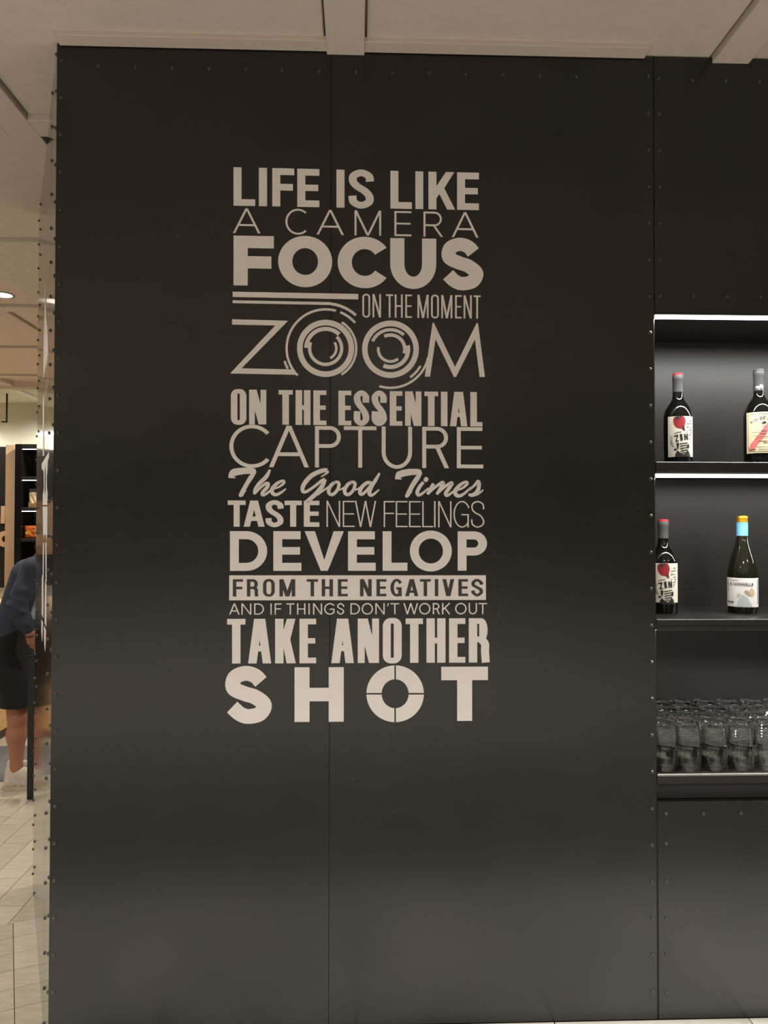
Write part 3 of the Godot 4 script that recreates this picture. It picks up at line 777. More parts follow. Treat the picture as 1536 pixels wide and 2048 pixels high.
func build_script(t: Node):
	var p := part("text_line", t)
	var a := Vector2(450, 925); var sa := 5.689
	var b := Vector2(700, 925); var sb := 5.486
	traced(p, "letter", [poly([38, 168, 44, 125, 62, 92, 95, 72, 150, 62, 230, 59, 310, 60, 345, 75, 358, 105, 348, 134, 318, 127, 220, 132, 140, 146, 92, 160, 122, 168, 115, 180, 45, 177]),
		poly([305, 110, 357, 110, 330, 165, 275, 245, 240, 308, 243, 322, 230, 335, 212, 372, 195, 389, 175, 393, 158, 385, 158, 362, 180, 315, 220, 245, 262, 170])], a, sa, M.vinyl)
	traced(p, "letter", [pen(curve([512, 82, 470, 160, 395, 235, 342, 310, 335, 362]), [24, 46, 46, 38, 26]), pen(curve([340, 358, 400, 290, 465, 240, 492, 245, 478, 285, 432, 335, 425, 365, 455, 365, 520, 318, 560, 285]), [18, 28, 34, 40, 40, 40, 38, 30, 24, 18])], a, sa, M.vinyl)
	traced(p, "letter", [pen(curve([556, 302, 620, 275, 668, 235, 668, 212, 640, 212, 585, 245, 535, 305, 545, 352, 585, 366, 640, 340, 694, 298]), [16, 24, 30, 32, 30, 38, 46, 44, 36, 28, 14])], a, sa, M.vinyl)
	traced(p, "letter", [pen(curve([1168, 88, 1100, 95, 985, 150, 900, 245, 882, 315, 915, 335, 1000, 285, 1090, 215, 1138, 190]), [42, 50, 52, 50, 44, 34, 30, 36, 40]), pen(curve([1140, 190, 1105, 270, 1040, 350, 975, 410, 925, 450]), [38, 50, 50, 48, 40]), poly([1085, 158, 1100, 150, 1185, 90, 1180, 120, 1100, 168]), pen(curve([1045, 370, 1110, 325, 1180, 275]), [26, 22, 18])], a, sa, M.vinyl)
	for dx in [0.0, 182.0]:
		traced(p, "letter", [pen(curve([1262 + dx, 222, 1215 + dx, 250, 1180 + dx, 310, 1190 + dx, 355, 1230 + dx, 362, 1280 + dx, 310, 1297 + dx, 245, 1275 + dx, 222, 1240 + dx, 232]), [34, 40, 42, 40, 36, 36, 38, 34, 28]), pen(curve([1285 + dx, 312, 1320 + dx, 305, 1360 + dx, 280]), [20, 20, 18])], a, sa, M.vinyl)
	traced(p, "letter", [pen(curve([240, 228, 190, 222, 130, 270, 108, 325, 128, 350, 175, 315, 245, 228]), [34, 38, 42, 42, 34, 30, 30]), pen(curve([325, 116, 285, 185, 235, 265, 212, 330, 225, 358, 260, 348, 320, 296]), [22, 38, 44, 44, 36, 28, 14])], b, sb, M.vinyl)
	traced(p, "letter", [poly([493, 178, 500, 130, 518, 102, 570, 82, 650, 69, 750, 71, 780, 83, 792, 122, 775, 152, 750, 135, 680, 138, 600, 151, 548, 168, 570, 178, 565, 187, 500, 184]),
		poly([742, 125, 790, 125, 762, 185, 708, 262, 680, 312, 685, 322, 668, 340, 650, 370, 630, 386, 610, 384, 602, 368, 622, 318, 662, 240, 705, 172])], b, sb, M.vinyl)
	traced(p, "letter", [pen(curve([806, 215, 765, 265, 738, 325, 752, 358, 800, 335, 860, 280]), [34, 40, 42, 34, 28, 16]), pen(PackedVector2Array([Vector2(818, 208), Vector2(826, 198), Vector2(838, 180), Vector2(848, 165)]), [28, 46, 50, 30])], b, sb, M.vinyl)
	traced(p, "letter", [pen(curve([918, 232, 885, 285, 850, 350]), [34, 40, 32]), pen(curve([858, 345, 930, 275, 1000, 225, 1022, 225, 1005, 265, 950, 350]), [20, 28, 34, 40, 40, 32]), pen(curve([958, 345, 1030, 275, 1098, 228, 1118, 232, 1085, 285, 1050, 335, 1062, 362, 1105, 340, 1160, 295]), [20, 28, 34, 40, 40, 40, 34, 26, 18])], b, sb, M.vinyl)
	traced(p, "letter", [pen(curve([1172, 308, 1235, 280, 1282, 240, 1284, 218, 1255, 218, 1202, 252, 1155, 310, 1165, 355, 1205, 366, 1260, 335, 1330, 270]), [16, 24, 30, 32, 30, 38, 46, 44, 36, 28, 20])], b, sb, M.vinyl)
	traced(p, "letter", [pen(curve([1310, 300, 1365, 250, 1402, 208, 1415, 230, 1408, 290, 1380, 335, 1335, 358, 1300, 350]), [22, 28, 34, 40, 44, 42, 38, 24]), pen(curve([1335, 366, 1400, 348, 1462, 300]), [24, 24, 14])], b, sb, M.vinyl)

# the graphic on the angled side, seen at a very flat angle
func build_side_graphic():
	var t := thing("side_graphic", "tall white vinyl graphic on the angled side of the steel wall", "lettering")
	var where := func(q: Vector2): return on_plane(q.x, q.y, CORNER, SIDE_OUT)
	var out := func(_p): return SIDE_OUT
	var k := 13.65
	var list := [
		[poly([90.2, 563, 91.2, 563, 92.0, 600, 93.3, 636, 95.0, 655, 96.5, 690, 96.7, 707, 87.2, 748, 87.4, 700, 89.0, 640, 89.9, 600])],
		[poly([96.6, 712, 96.8, 716, 87.2, 757, 86.9, 752])],
		[poly([96.4, 752, 96.2, 762, 93.6, 776, 93.6, 905, 96.0, 905, 96.2, 770, 87.4, 800, 86.2, 800])],
		[poly([88.6, 789, 86.2, 800, 86.0, 912, 88.4, 912])],
		[poly([1345 / k, 860 + 590 / k, 1340 / k, 860 + 760 / k, 1308 / k, 860 + 840 / k, 1303 / k, 860 + 1050 / k, 1278 / k, 860 + 1300 / k, 1282 / k, 860 + 1600 / k, 1300 / k, 860 + 1720 / k, 1300 / k, 1010, 1236 / k, 1010, 1236 / k, 860 + 1850 / k, 1254 / k, 860 + 1650 / k, 1257 / k, 860 + 1150 / k, 1241 / k, 860 + 930 / k, 1226 / k, 860 + 1100 / k, 1222 / k, 860 + 1650 / k, 1234 / k, 860 + 1850 / k, 1234 / k, 1010, 1170 / k, 1010, 1176 / k, 860 + 1750 / k, 1204 / k, 860 + 1600 / k, 1198 / k, 860 + 1180 / k, 1170 / k, 860 + 1040 / k, 1145 / k, 860 + 1110 / k, 1145 / k, 860 + 920 / k])],
		[poly([86.0, 1013, 95.2, 1013, 94.8, 1070, 92.6, 1082, 92.4, 1070, 89.0, 1068, 88.4, 1078, 86.6, 1066])],
		[poly([86.2, 1088, 88.2, 1084, 87.2, 1160, 85.8, 1160]), poly([91.2, 1086, 93.4, 1084, 93.0, 1164, 91.6, 1160])],
		[poly([84.2, 1150, 87.0, 1165, 86.6, 1236, 83.8, 1228]), poly([90.6, 1160, 93.4, 1172, 92.8, 1254, 89.6, 1246])],
		[poly([83.2, 1240, 86.2, 1246, 85.2, 1270, 84.2, 1283, 83.0, 1262]), poly([88.2, 1252, 92.2, 1262, 91.2, 1290, 90.0, 1303, 88.6, 1278])],
	]
	for s in list:
		for one in s:
			var mb := MB.new(); emit(mb, [one], where, out, 0.0009, 0.0003); put(mb, "vinyl_piece", M.vinyl, t)

# ---------------------------------------------------------------- the lit niche with bottles and glasses
const SHELF_TOPS := [1.879, 1.392, 0.917]

func led_bar(parent_label: String, x0: float, x1: float, y: float, z: float, m: Material, energy: float, h := 0.011, color := Color(0.98, 0.985, 0.98), tilt := -90.0):
	var t := thing("led_strip", parent_label, "light", Vector3((x0 + x1) * 0.5, y, z))
	var w := (x1 - x0) * 0.5
	var mb := MB.new(); mb.cbox(Vector3(-w, 0, -0.012), Vector3(w, h, 0.0), 0.0012); put(mb, "led_diffuser", m, t)
	mb = MB.new(); mb.box(Vector3(-w, h, -0.013), Vector3(w, h + 0.003, 0.0)); put(mb, "profile", M.metal, t)
	area(Vector3((x0 + x1) * 0.5, y - 0.002, z - 0.006), Vector2(2 * w, 0.012), energy, color, Vector3(tilt, 0, 0), t)

func build_niche():
	var t := structure("wall_niche", "dark steel niche with lit shelves beside the quote wall", "niche"); t.position = Vector3(NX0, 0, 0)
	var X := NX1 - NX0
	var mb := MB.new(); mb.box(Vector3(-0.0025, NICHE_LOW - 0.028, NICHE_BACK - 0.002), Vector3(X, NICHE_TOP, NICHE_BACK)); put(mb, "back_panel", M.niche, t)
	mb = MB.new(); mb.box(Vector3(-0.0025, NICHE_LOW - 0.028, NICHE_BACK), Vector3(0.0, NICHE_TOP, -0.0045)); put(mb, "side_panel", M.niche, t)
	mb = MB.new(); mb.box(Vector3(0, NICHE_TOP - 0.002, NICHE_BACK), Vector3(X, NICHE_TOP, -0.0045)); put(mb, "top_panel", M.niche, t)
	for k in 3:
		var y: float = SHELF_TOPS[k]
		var th: float = [0.034, 0.020, 0.031][k]
		mb = MB.new(); mb.cbox(Vector3(0.0005, y - th, NICHE_BACK), Vector3(X, y, -0.001), 0.0018); put(mb, "shelf_board", M.niche, t)
	mb = MB.new(); mb.cbox(Vector3(0.0005, SHELF_TOPS[1] - 0.034, -0.012), Vector3(X, SHELF_TOPS[1] - 0.0195, -0.001), 0.0015); put(mb, "front_lip", M.niche, t)
	mb = MB.new(); mb.cbox(Vector3(0.0005, SHELF_TOPS[2] - 0.006, -0.0009), Vector3(X, SHELF_TOPS[2] + 0.0005, 0.0015), 0.001); put(mb, "edge_highlight", M.metal, t)  # bright metal strip stands in for the shelf edge catching LED light
	mb = MB.new(); mb.box(Vector3(0, NICHE_LOW - 0.026, -0.03), Vector3(X, SHELF_TOPS[2] - 0.032, -0.022)); put(mb, "recessed_rail", M.core, t)
	led_bar("white LED strip glowing along the top edge of the niche", NX0, NX1, NICHE_TOP - 0.016, 0.001, M.led, LED_ENERGY * 1.35)
	led_bar("white LED strip glowing under the shelf of red-topped and horse-marked bottles", NX0, NX1, SHELF_TOPS[0] - 0.034 - 0.0145, -0.002, M.led, LED_ENERGY * 0.75)
	led_bar("white LED strip under the shelf with the blue-capped bottle, above the glasses", NX0, NX1, SHELF_TOPS[1] - 0.0205 - 0.0145, -0.0135, M.led, LED_ENERGY * 1.5, 0.011, Color(0.98, 0.985, 0.98), -112.0)
	build_bottles()
	build_glasses()

const LED_ENERGY := 1.75

# a bottle's label is drawn in the photo's own pixels and wrapped round the glass
class Wrap:
	var centre: Vector3; var d: Vector3; var s: Vector3; var r: float; var xc: float; var rp: float; var yb: float; var mpp: float
	var origin := Vector2.ZERO; var scale := 1.0
	func at(q: Vector2) -> Vector3:
		var p := origin + q / scale
		var a := asin(clampf((p.x - xc) / rp, -0.999, 0.999))
		return Vector3(0, (yb - p.y) * mpp, 0) + (d * cos(a) + s * sin(a)) * r
	func out(p: Vector3) -> Vector3: return Vector3(p.x, 0, p.z).normalized()

func wrap_for(c: Vector3, r: float, xc: float, rp: float, yb: float, mpp: float, origin: Vector2, scale: float) -> Wrap:
	var w := Wrap.new(); w.centre = c; w.r = r; w.xc = xc; w.rp = rp; w.yb = yb; w.mpp = mpp; w.origin = origin; w.scale = scale
	w.d = Vector3(cam_pos.x - c.x, 0, cam_pos.z - c.z).normalized(); w.s = Vector3.UP.cross(w.d).normalized()
	return w

func patch(w: Wrap, x0: float, y0: float, x1: float, y1: float, lift: float) -> MB:
	var mb := MB.new(); var k := 18
	for i in k:
		var xa := lerpf(x0, x1, float(i) / k); var xb := lerpf(x0, x1, float(i + 1) / k)
		var a := w.at(Vector2(xa, y1)); var b := w.at(Vector2(xb, y1)); var c := w.at(Vector2(xb, y0)); var d := w.at(Vector2(xa, y0))
		var na := w.out(a); var nb := w.out(b)
		mb.trin(a + na * lift, b + nb * lift, c + nb * lift, na, nb, nb); mb.trin(a + na * lift, c + nb * lift, d + na * lift, na, nb, na)
	return mb

func printed(w: Wrap, called: String, shapes: Array, color: Color, parent: Node, lift := 0.0006):
	var mb := MB.new()
	var sub := []
	for s in shapes:
		if s is Dictionary: sub.append(s)
		else: sub.append_array(sliced(s))
	emit(mb, sub, w.at, w.out, lift, lift)
	put(mb, called, ink(color), parent)

var inks := {}
func ink(c: Color) -> StandardMaterial3D:
	if not inks.has(c): inks[c] = mat(c, 0.6)
	return inks[c]

func sliced(p: PackedVector2Array) -> Array:      # cut into narrow upright slices so that it bends round the bottle
	var lo := p[0]; var hi := p[0]
	for q in p: lo = lo.min(q); hi = hi.max(q)
	var step := 60.0
	if hi.x - lo.x <= step: return [p]
	var out := []
	var x := lo.x
	while x < hi.x:
		out.append_array(Geometry2D.intersect_polygons(p, rect(x, lo.y - 1, x + step, hi.y + 1)))
		x += step
	return out

func word(text: String, x0: float, y0: float, h: float, wd: float, gap: float, sv: float, st := {}) -> Array:   # pixel words, y down
	var out := []
	var x := x0
	for ch in text:
		if ch == " ": x += wd * 0.6; continue
		var w := wd * (0.4 if ch == "I" else 1.0)
		for s in glyph(ch, sv if ch == "I" else w, h, sv, sv * 0.8, st):
			if s is Dictionary:
				for k in ["l", "r"]:
					var p: PackedVector2Array = s[k]
					for i in p.size(): p[i] = Vector2(x + p[i].x, y0 - p[i].y)
					s[k] = p
				out.append(s)
			else:
				var p: PackedVector2Array = s
				for i in p.size(): p[i] = Vector2(x + p[i].x, y0 - p[i].y)
				out.append(p)
		x += (sv if ch == "I" else w) + gap
	return out

const CREAM := Color(0.86, 0.83, 0.76)
const DARK := Color(0.12, 0.10, 0.10)

func zin_bottle(label: String, px: float, py: float, zoom: Vector2, scale: float, lab: Array, shift: Vector2):
	# px, py: where its axis meets the shelf in the photo; lab: label corners in the zoomed picture
	var c := on_z(px, py, -0.18); c.y = SHELF_TOPS[0] if py < 1000 else SHELF_TOPS[1]
	var t := thing("wine_bottle", label, "bottle", c, "bottles in the niche")
	var R := 0.0465; var H := 0.310
	var mb := MB.new()
	mb.lathe([[0.0, 0.003], [0.034, 0.0], [0.0425, 0.001], [0.0445, 0.005], [R - 0.0008, 0.06], [R, 0.12], [R, 0.166], [R - 0.002, 0.176], [0.0405, 0.190], [0.0330, 0.203], [0.0255, 0.213], [0.0200, 0.222], [0.0175, 0.232], [0.0166, 0.245], [0.0160, 0.300], [0.0, 0.300]], 64)
	put(mb, "glass_body", M.bottle, t)
	mb = MB.new()
	mb.lathe([[0.0164, 0.247], [0.0170, 0.2475], [0.0166, 0.285], [0.0180, 0.287], [0.0182, 0.300], [0.0170, 0.303], [0.0, 0.3035]], 48); put(mb, "capsule", ink(Color(0.27, 0.27, 0.26)), t)
	mb = MB.new(); mb.lathe([[0.0168, 0.3025], [0.0172, 0.304], [0.0170, 0.3085], [0.0155, H], [0.0, H + 0.0005]], 48); put(mb, "red_top", ink(Color(0.72, 0.16, 0.19)), t)
	var w := wrap_for(c, R + 0.0003, px, 31.0, py, 0.001622, zoom, scale)
	var L: Node = put(patch(w, lab[0], lab[1], lab[2], lab[3], 0.0002), "paper_label", ink(CREAM), t)
	# the print, traced in one zoomed picture and moved onto the other
	var k := scale / 9.75
	var f := func(a: Array) -> PackedVector2Array:
		var o := PackedVector2Array()
		for i in range(0, a.size(), 2): o.append(Vector2(a[i], a[i + 1]) * k + shift)
		return o
	printed(w, "beet_print", [f.call([365, 1020, 400, 992, 480, 988, 560, 990, 590, 1035, 600, 1110, 578, 1195, 590, 1275, 562, 1278, 532, 1242, 470, 1230, 412, 1210, 372, 1150, 355, 1080])], Color(0.58, 0.10, 0.13), L, 0.0007)
	printed(w, "beet_crown", [f.call([392, 1004, 440, 988, 520, 988, 510, 1020, 480, 1050, 430, 1062, 400, 1040]), f.call([540, 1170, 575, 1190, 588, 1270, 565, 1272, 545, 1235])], Color(0.20, 0.15, 0.17), L, 0.0009)
	printed(w, "name_print", [f.call([372, 1372, 452, 1352, 456, 1376, 428, 1470, 462, 1462, 466, 1486, 404, 1502, 400, 1480, 428, 1388, 376, 1398]), f.call([482, 1346, 530, 1338, 548, 1468, 500, 1478]), f.call([566, 1340, 592, 1336, 618, 1400, 616, 1334, 640, 1330, 648, 1458, 624, 1462, 594, 1392, 600, 1466, 576, 1468])], DARK, L, 0.0008)
	printed(w, "fist_print", [f.call([360, 1640, 402, 1622, 428, 1640, 420, 1668, 392, 1672]), f.call([415, 1520, 470, 1512, 470, 1560, 455, 1650, 430, 1620]), f.call([630, 1560, 664, 1530, 672, 1600, 650, 1635, 630, 1620]), f.call([390, 1788, 400, 1730, 440, 1665, 480, 1700, 560, 1752, 600, 1720, 632, 1650, 668, 1705, 690, 1790]),
		f.call([480, 1530, 640, 1505, 644, 1520, 486, 1548]), f.call([486, 1575, 640, 1548, 642, 1562, 490, 1592]), f.call([490, 1622, 636, 1592, 638, 1608, 494, 1640]), f.call([500, 1668, 630, 1640, 628, 1656, 510, 1686]), f.call([520, 1712, 606, 1690, 600, 1706, 532, 1726])], DARK, L, 0.0008)
	var strokes := []
	for s in [[330, 1362, 306, 1430, 318, 1500, 350, 1570, 400, 1600], [352, 1390, 334, 1440, 342, 1500, 372, 1550], [300, 1450, 318, 1540, 352, 1590]]:
		strokes.append(pen(curve_v(f.call(s)), 9.0 * k))
	for s in [[380, 1330, 440, 1310, 520, 1300], [620, 1300, 640, 1298, 650, 1296], [664, 1086, 700, 1080, 722, 1078], [622, 1144, 690, 1132, 722, 1126], [668, 1262, 700, 1254, 722, 1250], [690, 1304, 710, 1300, 722, 1298], [660, 1360, 690, 1352, 716, 1348], [668, 1400, 680, 1396, 690, 1394], [668, 1440, 678, 1438, 688, 1436]]:
		strokes.append(pen(curve_v(f.call(s)), 12.0 * k))
	printed(w, "small_print", strokes, Color(0.30, 0.28, 0.26), L, 0.0008)
	printed(w, "script_print", [pen(curve_v(f.call([624, 1225, 634, 1190, 650, 1185, 640, 1210, 668, 1200, 690, 1212, 722, 1195])), 10.0 * k)], Color(0.42, 0.46, 0.40), L, 0.0008)

func curve_v(p: PackedVector2Array) -> PackedVector2Array:
	var a := []
	for q in p: a.append(q.x); a.append(q.y)
	return curve(a)

func build_bottles():
	zin_bottle("black wine bottle with red top and ZIN label on the shelf beside the horse-marked bottle", 1356.5, 921.0, Vector2(1310, 720), 9.75, [250, 988, 742, 1790], Vector2.ZERO)
	zin_bottle("black wine bottle with red top and ZIN label on the shelf beside the blue-capped bottle", 1327.0, 1229.0, Vector2(1300, 1025), 9.53, [20, 968, 535, 1725], Vector2(-205, 5))
	# the bottle with the cream label, cut by the picture's edge
	var c := on_z(1518.5, 921.0, -0.18); c.y = SHELF_TOPS[0]
	var t := thing("wine_bottle", "black wine bottle with cream label, pink stripe and white horse on its neck", "bottle", c, "bottles in the niche")
	var R := 0.0480
	var mb := MB.new()
	mb.lathe([[0.0, 0.003], [0.036, 0.0], [0.0445, 0.001], [0.0462, 0.005], [R, 0.05], [R, 0.170], [R - 0.0022, 0.182], [0.0425, 0.196], [0.0350, 0.211], [0.0260, 0.222], [0.0200, 0.231], [0.0175, 0.240], [0.0166, 0.250], [0.0160, 0.315], [0.0, 0.315]], 64)
	put(mb, "glass_body", M.bottle, t)
	mb = MB.new(); mb.lathe([[0.0164, 0.253], [0.0170, 0.2535], [0.0166, 0.303], [0.0178, 0.305], [0.0180, 0.314], [0.0172, 0.318], [0.0165, 0.3195], [0.0172, 0.321], [0.0160, 0.326], [0.0, 0.3265]], 48)
	var cap := put(mb, "capsule", ink(Color(0.25, 0.25, 0.25)), t)
	var z := Vector2(1470, 710); var k := 9.3
	var wn := wrap_for(c, 0.0171, 1518.5, 11.2, 921.0, 0.001622, z, k)
	printed(wn, "horse_print", [poly([392, 440, 410, 428, 440, 425, 470, 430, 468, 405, 490, 396, 512, 402, 532, 425, 530, 442, 515, 440, 512, 455, 525, 462, 520, 485, 508, 468, 495, 458, 470, 465, 462, 492, 450, 490, 445, 465, 430, 455, 425, 480, 415, 460, 400, 455])], Color(0.86, 0.85, 0.82), cap, 0.0004)
	var w := wrap_for(c, R + 0.0003, 1518.5, 31.8, 921.0, 0.001622, z, k)
	var L: Node = put(patch(w, 225, 945, 720, 1722, 0.0002), "paper_label", ink(Color(0.85, 0.80, 0.66)), t)
	printed(w, "stripe_print", [poly([260, 1600, 600, 1160, 700, 1030, 720, 1030, 720, 1170, 640, 1290, 330, 1690, 260, 1690])], Color(0.84, 0.42, 0.42), L, 0.0005)
	printed(w, "border_print", [rect(250, 978, 256, 1690), rect(250, 978, 715, 984), rect(250, 1684, 715, 1690)], Color(0.40, 0.34, 0.26), L, 0.0007)
	var letters := []
	for it in [["O", 308, 1158, 34, 40, -22.0], ["J", 356, 1134, 16, 40, -18.0], ["O", 386, 1118, 46, 46, -14.0], ["D", 472, 1094, 44, 44, -6.0], ["E", 530, 1088, 34, 44, -2.0], ["A", 596, 1086, 40, 44, 3.0], ["G", 650, 1092, 40, 44, 8.0]]:
		for s in glyph(it[0], it[3], it[4], 9.0, 7.0, {}):
			if s is Dictionary:
				for e in ["l", "r"]:
					var q: PackedVector2Array = s[e]
					for i in q.size(): q[i] = Vector2(it[1], it[2]) + Vector2(q[i].x, -q[i].y).rotated(deg_to_rad(it[5]))
					s[e] = q
				letters.append(s)
			else:
				var q: PackedVector2Array = s
				for i in q.size(): q[i] = Vector2(it[1], it[2]) + Vector2(q[i].x, -q[i].y).rotated(deg_to_rad(it[5]))
				letters.append(q)
	printed(w, "name_print", letters, DARK, L, 0.0009)
	printed(w, "rider_print", [poly([490, 1150, 520, 1146, 530, 1125, 552, 1120, 560, 1132, 592, 1138, 590, 1150, 570, 1152, 576, 1180, 560, 1170, 545, 1160, 530, 1180, 515, 1184, 522, 1164, 505, 1160])], DARK, L, 0.0009)
	for s in [[470, 1028, 600, 1024, 8], [505, 1216, 575, 1216, 9], [490, 1306, 585, 1306, 20], [465, 1358, 590, 1358, 18], [400, 1416, 690, 1412, 9], [330, 1332, 470, 1332, 5], [330, 1392, 420, 1392, 5], [370, 1448, 690, 1446, 6], [440, 1500, 600, 1498, 14], [520, 1530, 610, 1530, 12], [400, 1606, 690, 1604, 7], [440, 1652, 690, 1650, 8], [270, 1656, 390, 1652, 22]]:
		var run := []
		for q in 9: run.append(s[0] + (s[2] - s[0]) * q / 8.0); run.append(s[1] + (s[3] - s[1]) * q / 8.0)
		printed(w, "small_print", [pen(poly(run), float(s[4]))], Color(0.42, 0.30, 0.26), L, 0.0009)
	# the sloping-shouldered bottle with the blue and gold cap
	c = on_z(1485.5, 1229.0, -0.18); c.y = SHELF_TOPS[1]
	t = thing("wine_bottle", "olive black wine bottle with gold and sky blue cap and white label", "bottle", c, "bottles in the niche")
	R = 0.0478
	mb = MB.new()
	mb.lathe([[0.0, 0.003], [0.036, 0.0], [0.043, 0.001], [0.0452, 0.006], [R, 0.03], [R, 0.112], [0.0466, 0.132], [0.0435, 0.153], [0.0385, 0.176], [0.0325, 0.198], [0.0262, 0.218], [0.0210, 0.236], [0.0180, 0.252], [0.0168, 0.264], [0.0162, 0.315], [0.0, 0.315]], 64)
	put(mb, "glass_body", M.bottle_olive, t)
	mb = MB.new(); mb.lathe([[0.0168, 0.2555], [0.0179, 0.256], [0.0179, 0.2930], [0.0172, 0.2938], [0.0172, 0.2955], [0.0181, 0.2962], [0.0181, 0.3000], [0.0168, 0.3004]], 48); put(mb, "blue_sleeve", ink(Color(0.42, 0.66, 0.80)), t)
	mb = MB.new(); mb.lathe([[0.0172, 0.3000], [0.0180, 0.3005], [0.0180, 0.3080], [0.0168, 0.3090], [0.0168, 0.3110], [0.0178, 0.3120], [0.0180, 0.3190], [0.0172, 0.3215], [0.0, 0.3218]], 48); put(mb, "gold_cap", mat(Color(0.80, 0.62, 0.16), 0.32, 0.7), t)
	z = Vector2(1440, 1015); k = 9.1
	w = wrap_for(c, R + 0.0003, 1485.5, 31.2, 1229.0, 0.001622, z, k)
	L = put(patch(w, 137, 1288, 692, 1822, 0.0002), "paper_label", ink(Color(0.87, 0.85, 0.83)), t)
	printed(w, "hill_print", [poly([318, 1815, 325, 1740, 380, 1620, 410, 1590, 450, 1605, 500, 1640, 590, 1815])], Color(0.70, 0.72, 0.71), L, 0.0005)
	printed(w, "shape_print", [poly([440, 1535, 470, 1505, 520, 1525, 560, 1600, 560, 1625, 510, 1612, 460, 1575])], Color(0.62, 0.57, 0.49), L, 0.0007)
	printed(w, "shape_print", [poly([530, 1520, 548, 1490, 575, 1455, 590, 1490, 620, 1520, 620, 1600, 595, 1632, 565, 1630, 555, 1580])], Color(0.78, 0.66, 0.53), L, 0.0006)
	printed(w, "shape_print", [poly([310, 1600, 345, 1565, 372, 1575, 385, 1605, 345, 1660, 315, 1655])], Color(0.75, 0.70, 0.62), L, 0.0006)
	printed(w, "name_print", word("LA GRANADILLA", 160, 1424, 50, 31, 6.5, 7.0, {"lw": 7.0}), Color(0.22, 0.19, 0.24), L, 0.0009)
	for q in [rect(160, 1322, 340, 1340), rect(168, 1432, 230, 1444), rect(168, 1466, 176, 1540)]: printed(w, "small_print", [q], Color(0.66, 0.63, 0.61), L, 0.0008)
	printed(w, "small_print", [rect(162, 1722, 256, 1748)], DARK, L, 0.0008)
	printed(w, "small_print", [rect(180, 1758, 240, 1766)], DARK, L, 0.0008)

func glass_meshes() -> Array:
	# an upturned stacking tumbler: rim on the shelf, plain wide half below, cut narrow half above, thick base on top
	var plain := MB.new(); var cut := plain
	plain.lathe([[0.0372, 0.0], [0.0385, -0.0004], [0.0400, 0.0002], [0.0405, 0.0015], [0.0402, 0.040], [0.0398, 0.066], [0.0406, 0.0715], [0.0396, 0.0775], [0.0358, 0.0800]], 48)
	plain.lathe([[0.0336, 0.1440], [0.0338, 0.1500], [0.0330, 0.1530], [0.0300, 0.1540], [0.0275, 0.1520], [0.0, 0.1500]], 48)
	plain.lathe([[0.0, 0.136], [0.020, 0.1355], [0.0285, 0.132], [0.0312, 0.124], [0.0330, 0.084], [0.0345, 0.0775], [0.0372, 0.070], [0.0378, 0.040], [0.0372, 0.0]], 48)   # the inside, turned inwards
	# a lattice of small pyramids
	var nu := 44; var nv := 15; var y0 := 0.0800; var y1 := 0.1440
	var P := func(i: int, j: int, bump: float) -> Vector3:
		var a := TAU * (i * 0.5) / nu; var f := j * 0.5 / nv
		var r := lerpf(0.0358, 0.0336, f) + bump
		return Vector3(cos(a) * r, lerpf(y0, y1, f), -sin(a) * r)
	for i in nu:
		for j in nv:
			var sh := j % 2
			var a: Vector3 = P.call(2 * i + sh, 2 * j, 0.0); var b: Vector3 = P.call(2 * i + 2 + sh, 2 * j, 0.0); var c: Vector3 = P.call(2 * i + 2 + sh, 2 * j + 2, 0.0); var d: Vector3 = P.call(2 * i + sh, 2 * j + 2, 0.0)
			var m: Vector3 = P.call(2 * i + 1 + sh, 2 * j + 1, 0.0015)
			cut.tri(a, b, m); cut.tri(b, c, m); cut.tri(c, d, m); cut.tri(d, a, m)
	return [plain.mesh()]

func build_glasses():
	var m := glass_meshes()
	var c0 := on_z(1376, 1535, -0.052).x
	for row in 4:
		for col in range(-1, 6):
			var at := Vector3(c0 + 0.0836 * col, SHELF_TOPS[2] + 0.0008, -0.052 - 0.0855 * row)
			if at.x < NX0 + 0.043: at.x = NX0 + 0.0435
			# leave out those the photo shows nothing of
			var px := 716.0 + at.x * FOCAL / (CAM_Z - at.z)
			if px - 26.0 > 1540.0: continue
			var nth: String = ["first", "second", "third", "fourth", "fifth", "sixth", "seventh"][col + 1]
			var where: String = ["front row at the shelf's edge", "second row behind the shelf's edge", "third row behind the shelf's edge", "last row before the niche's back"][row]
			var t := thing("tumbler", "upturned cut-glass tumbler, %s from the quote wall in the %s" % [nth, where], "glass", at, "upturned tumblers on the lowest shelf")
			put_mesh(m[0], "glass_body", M.glass, t)

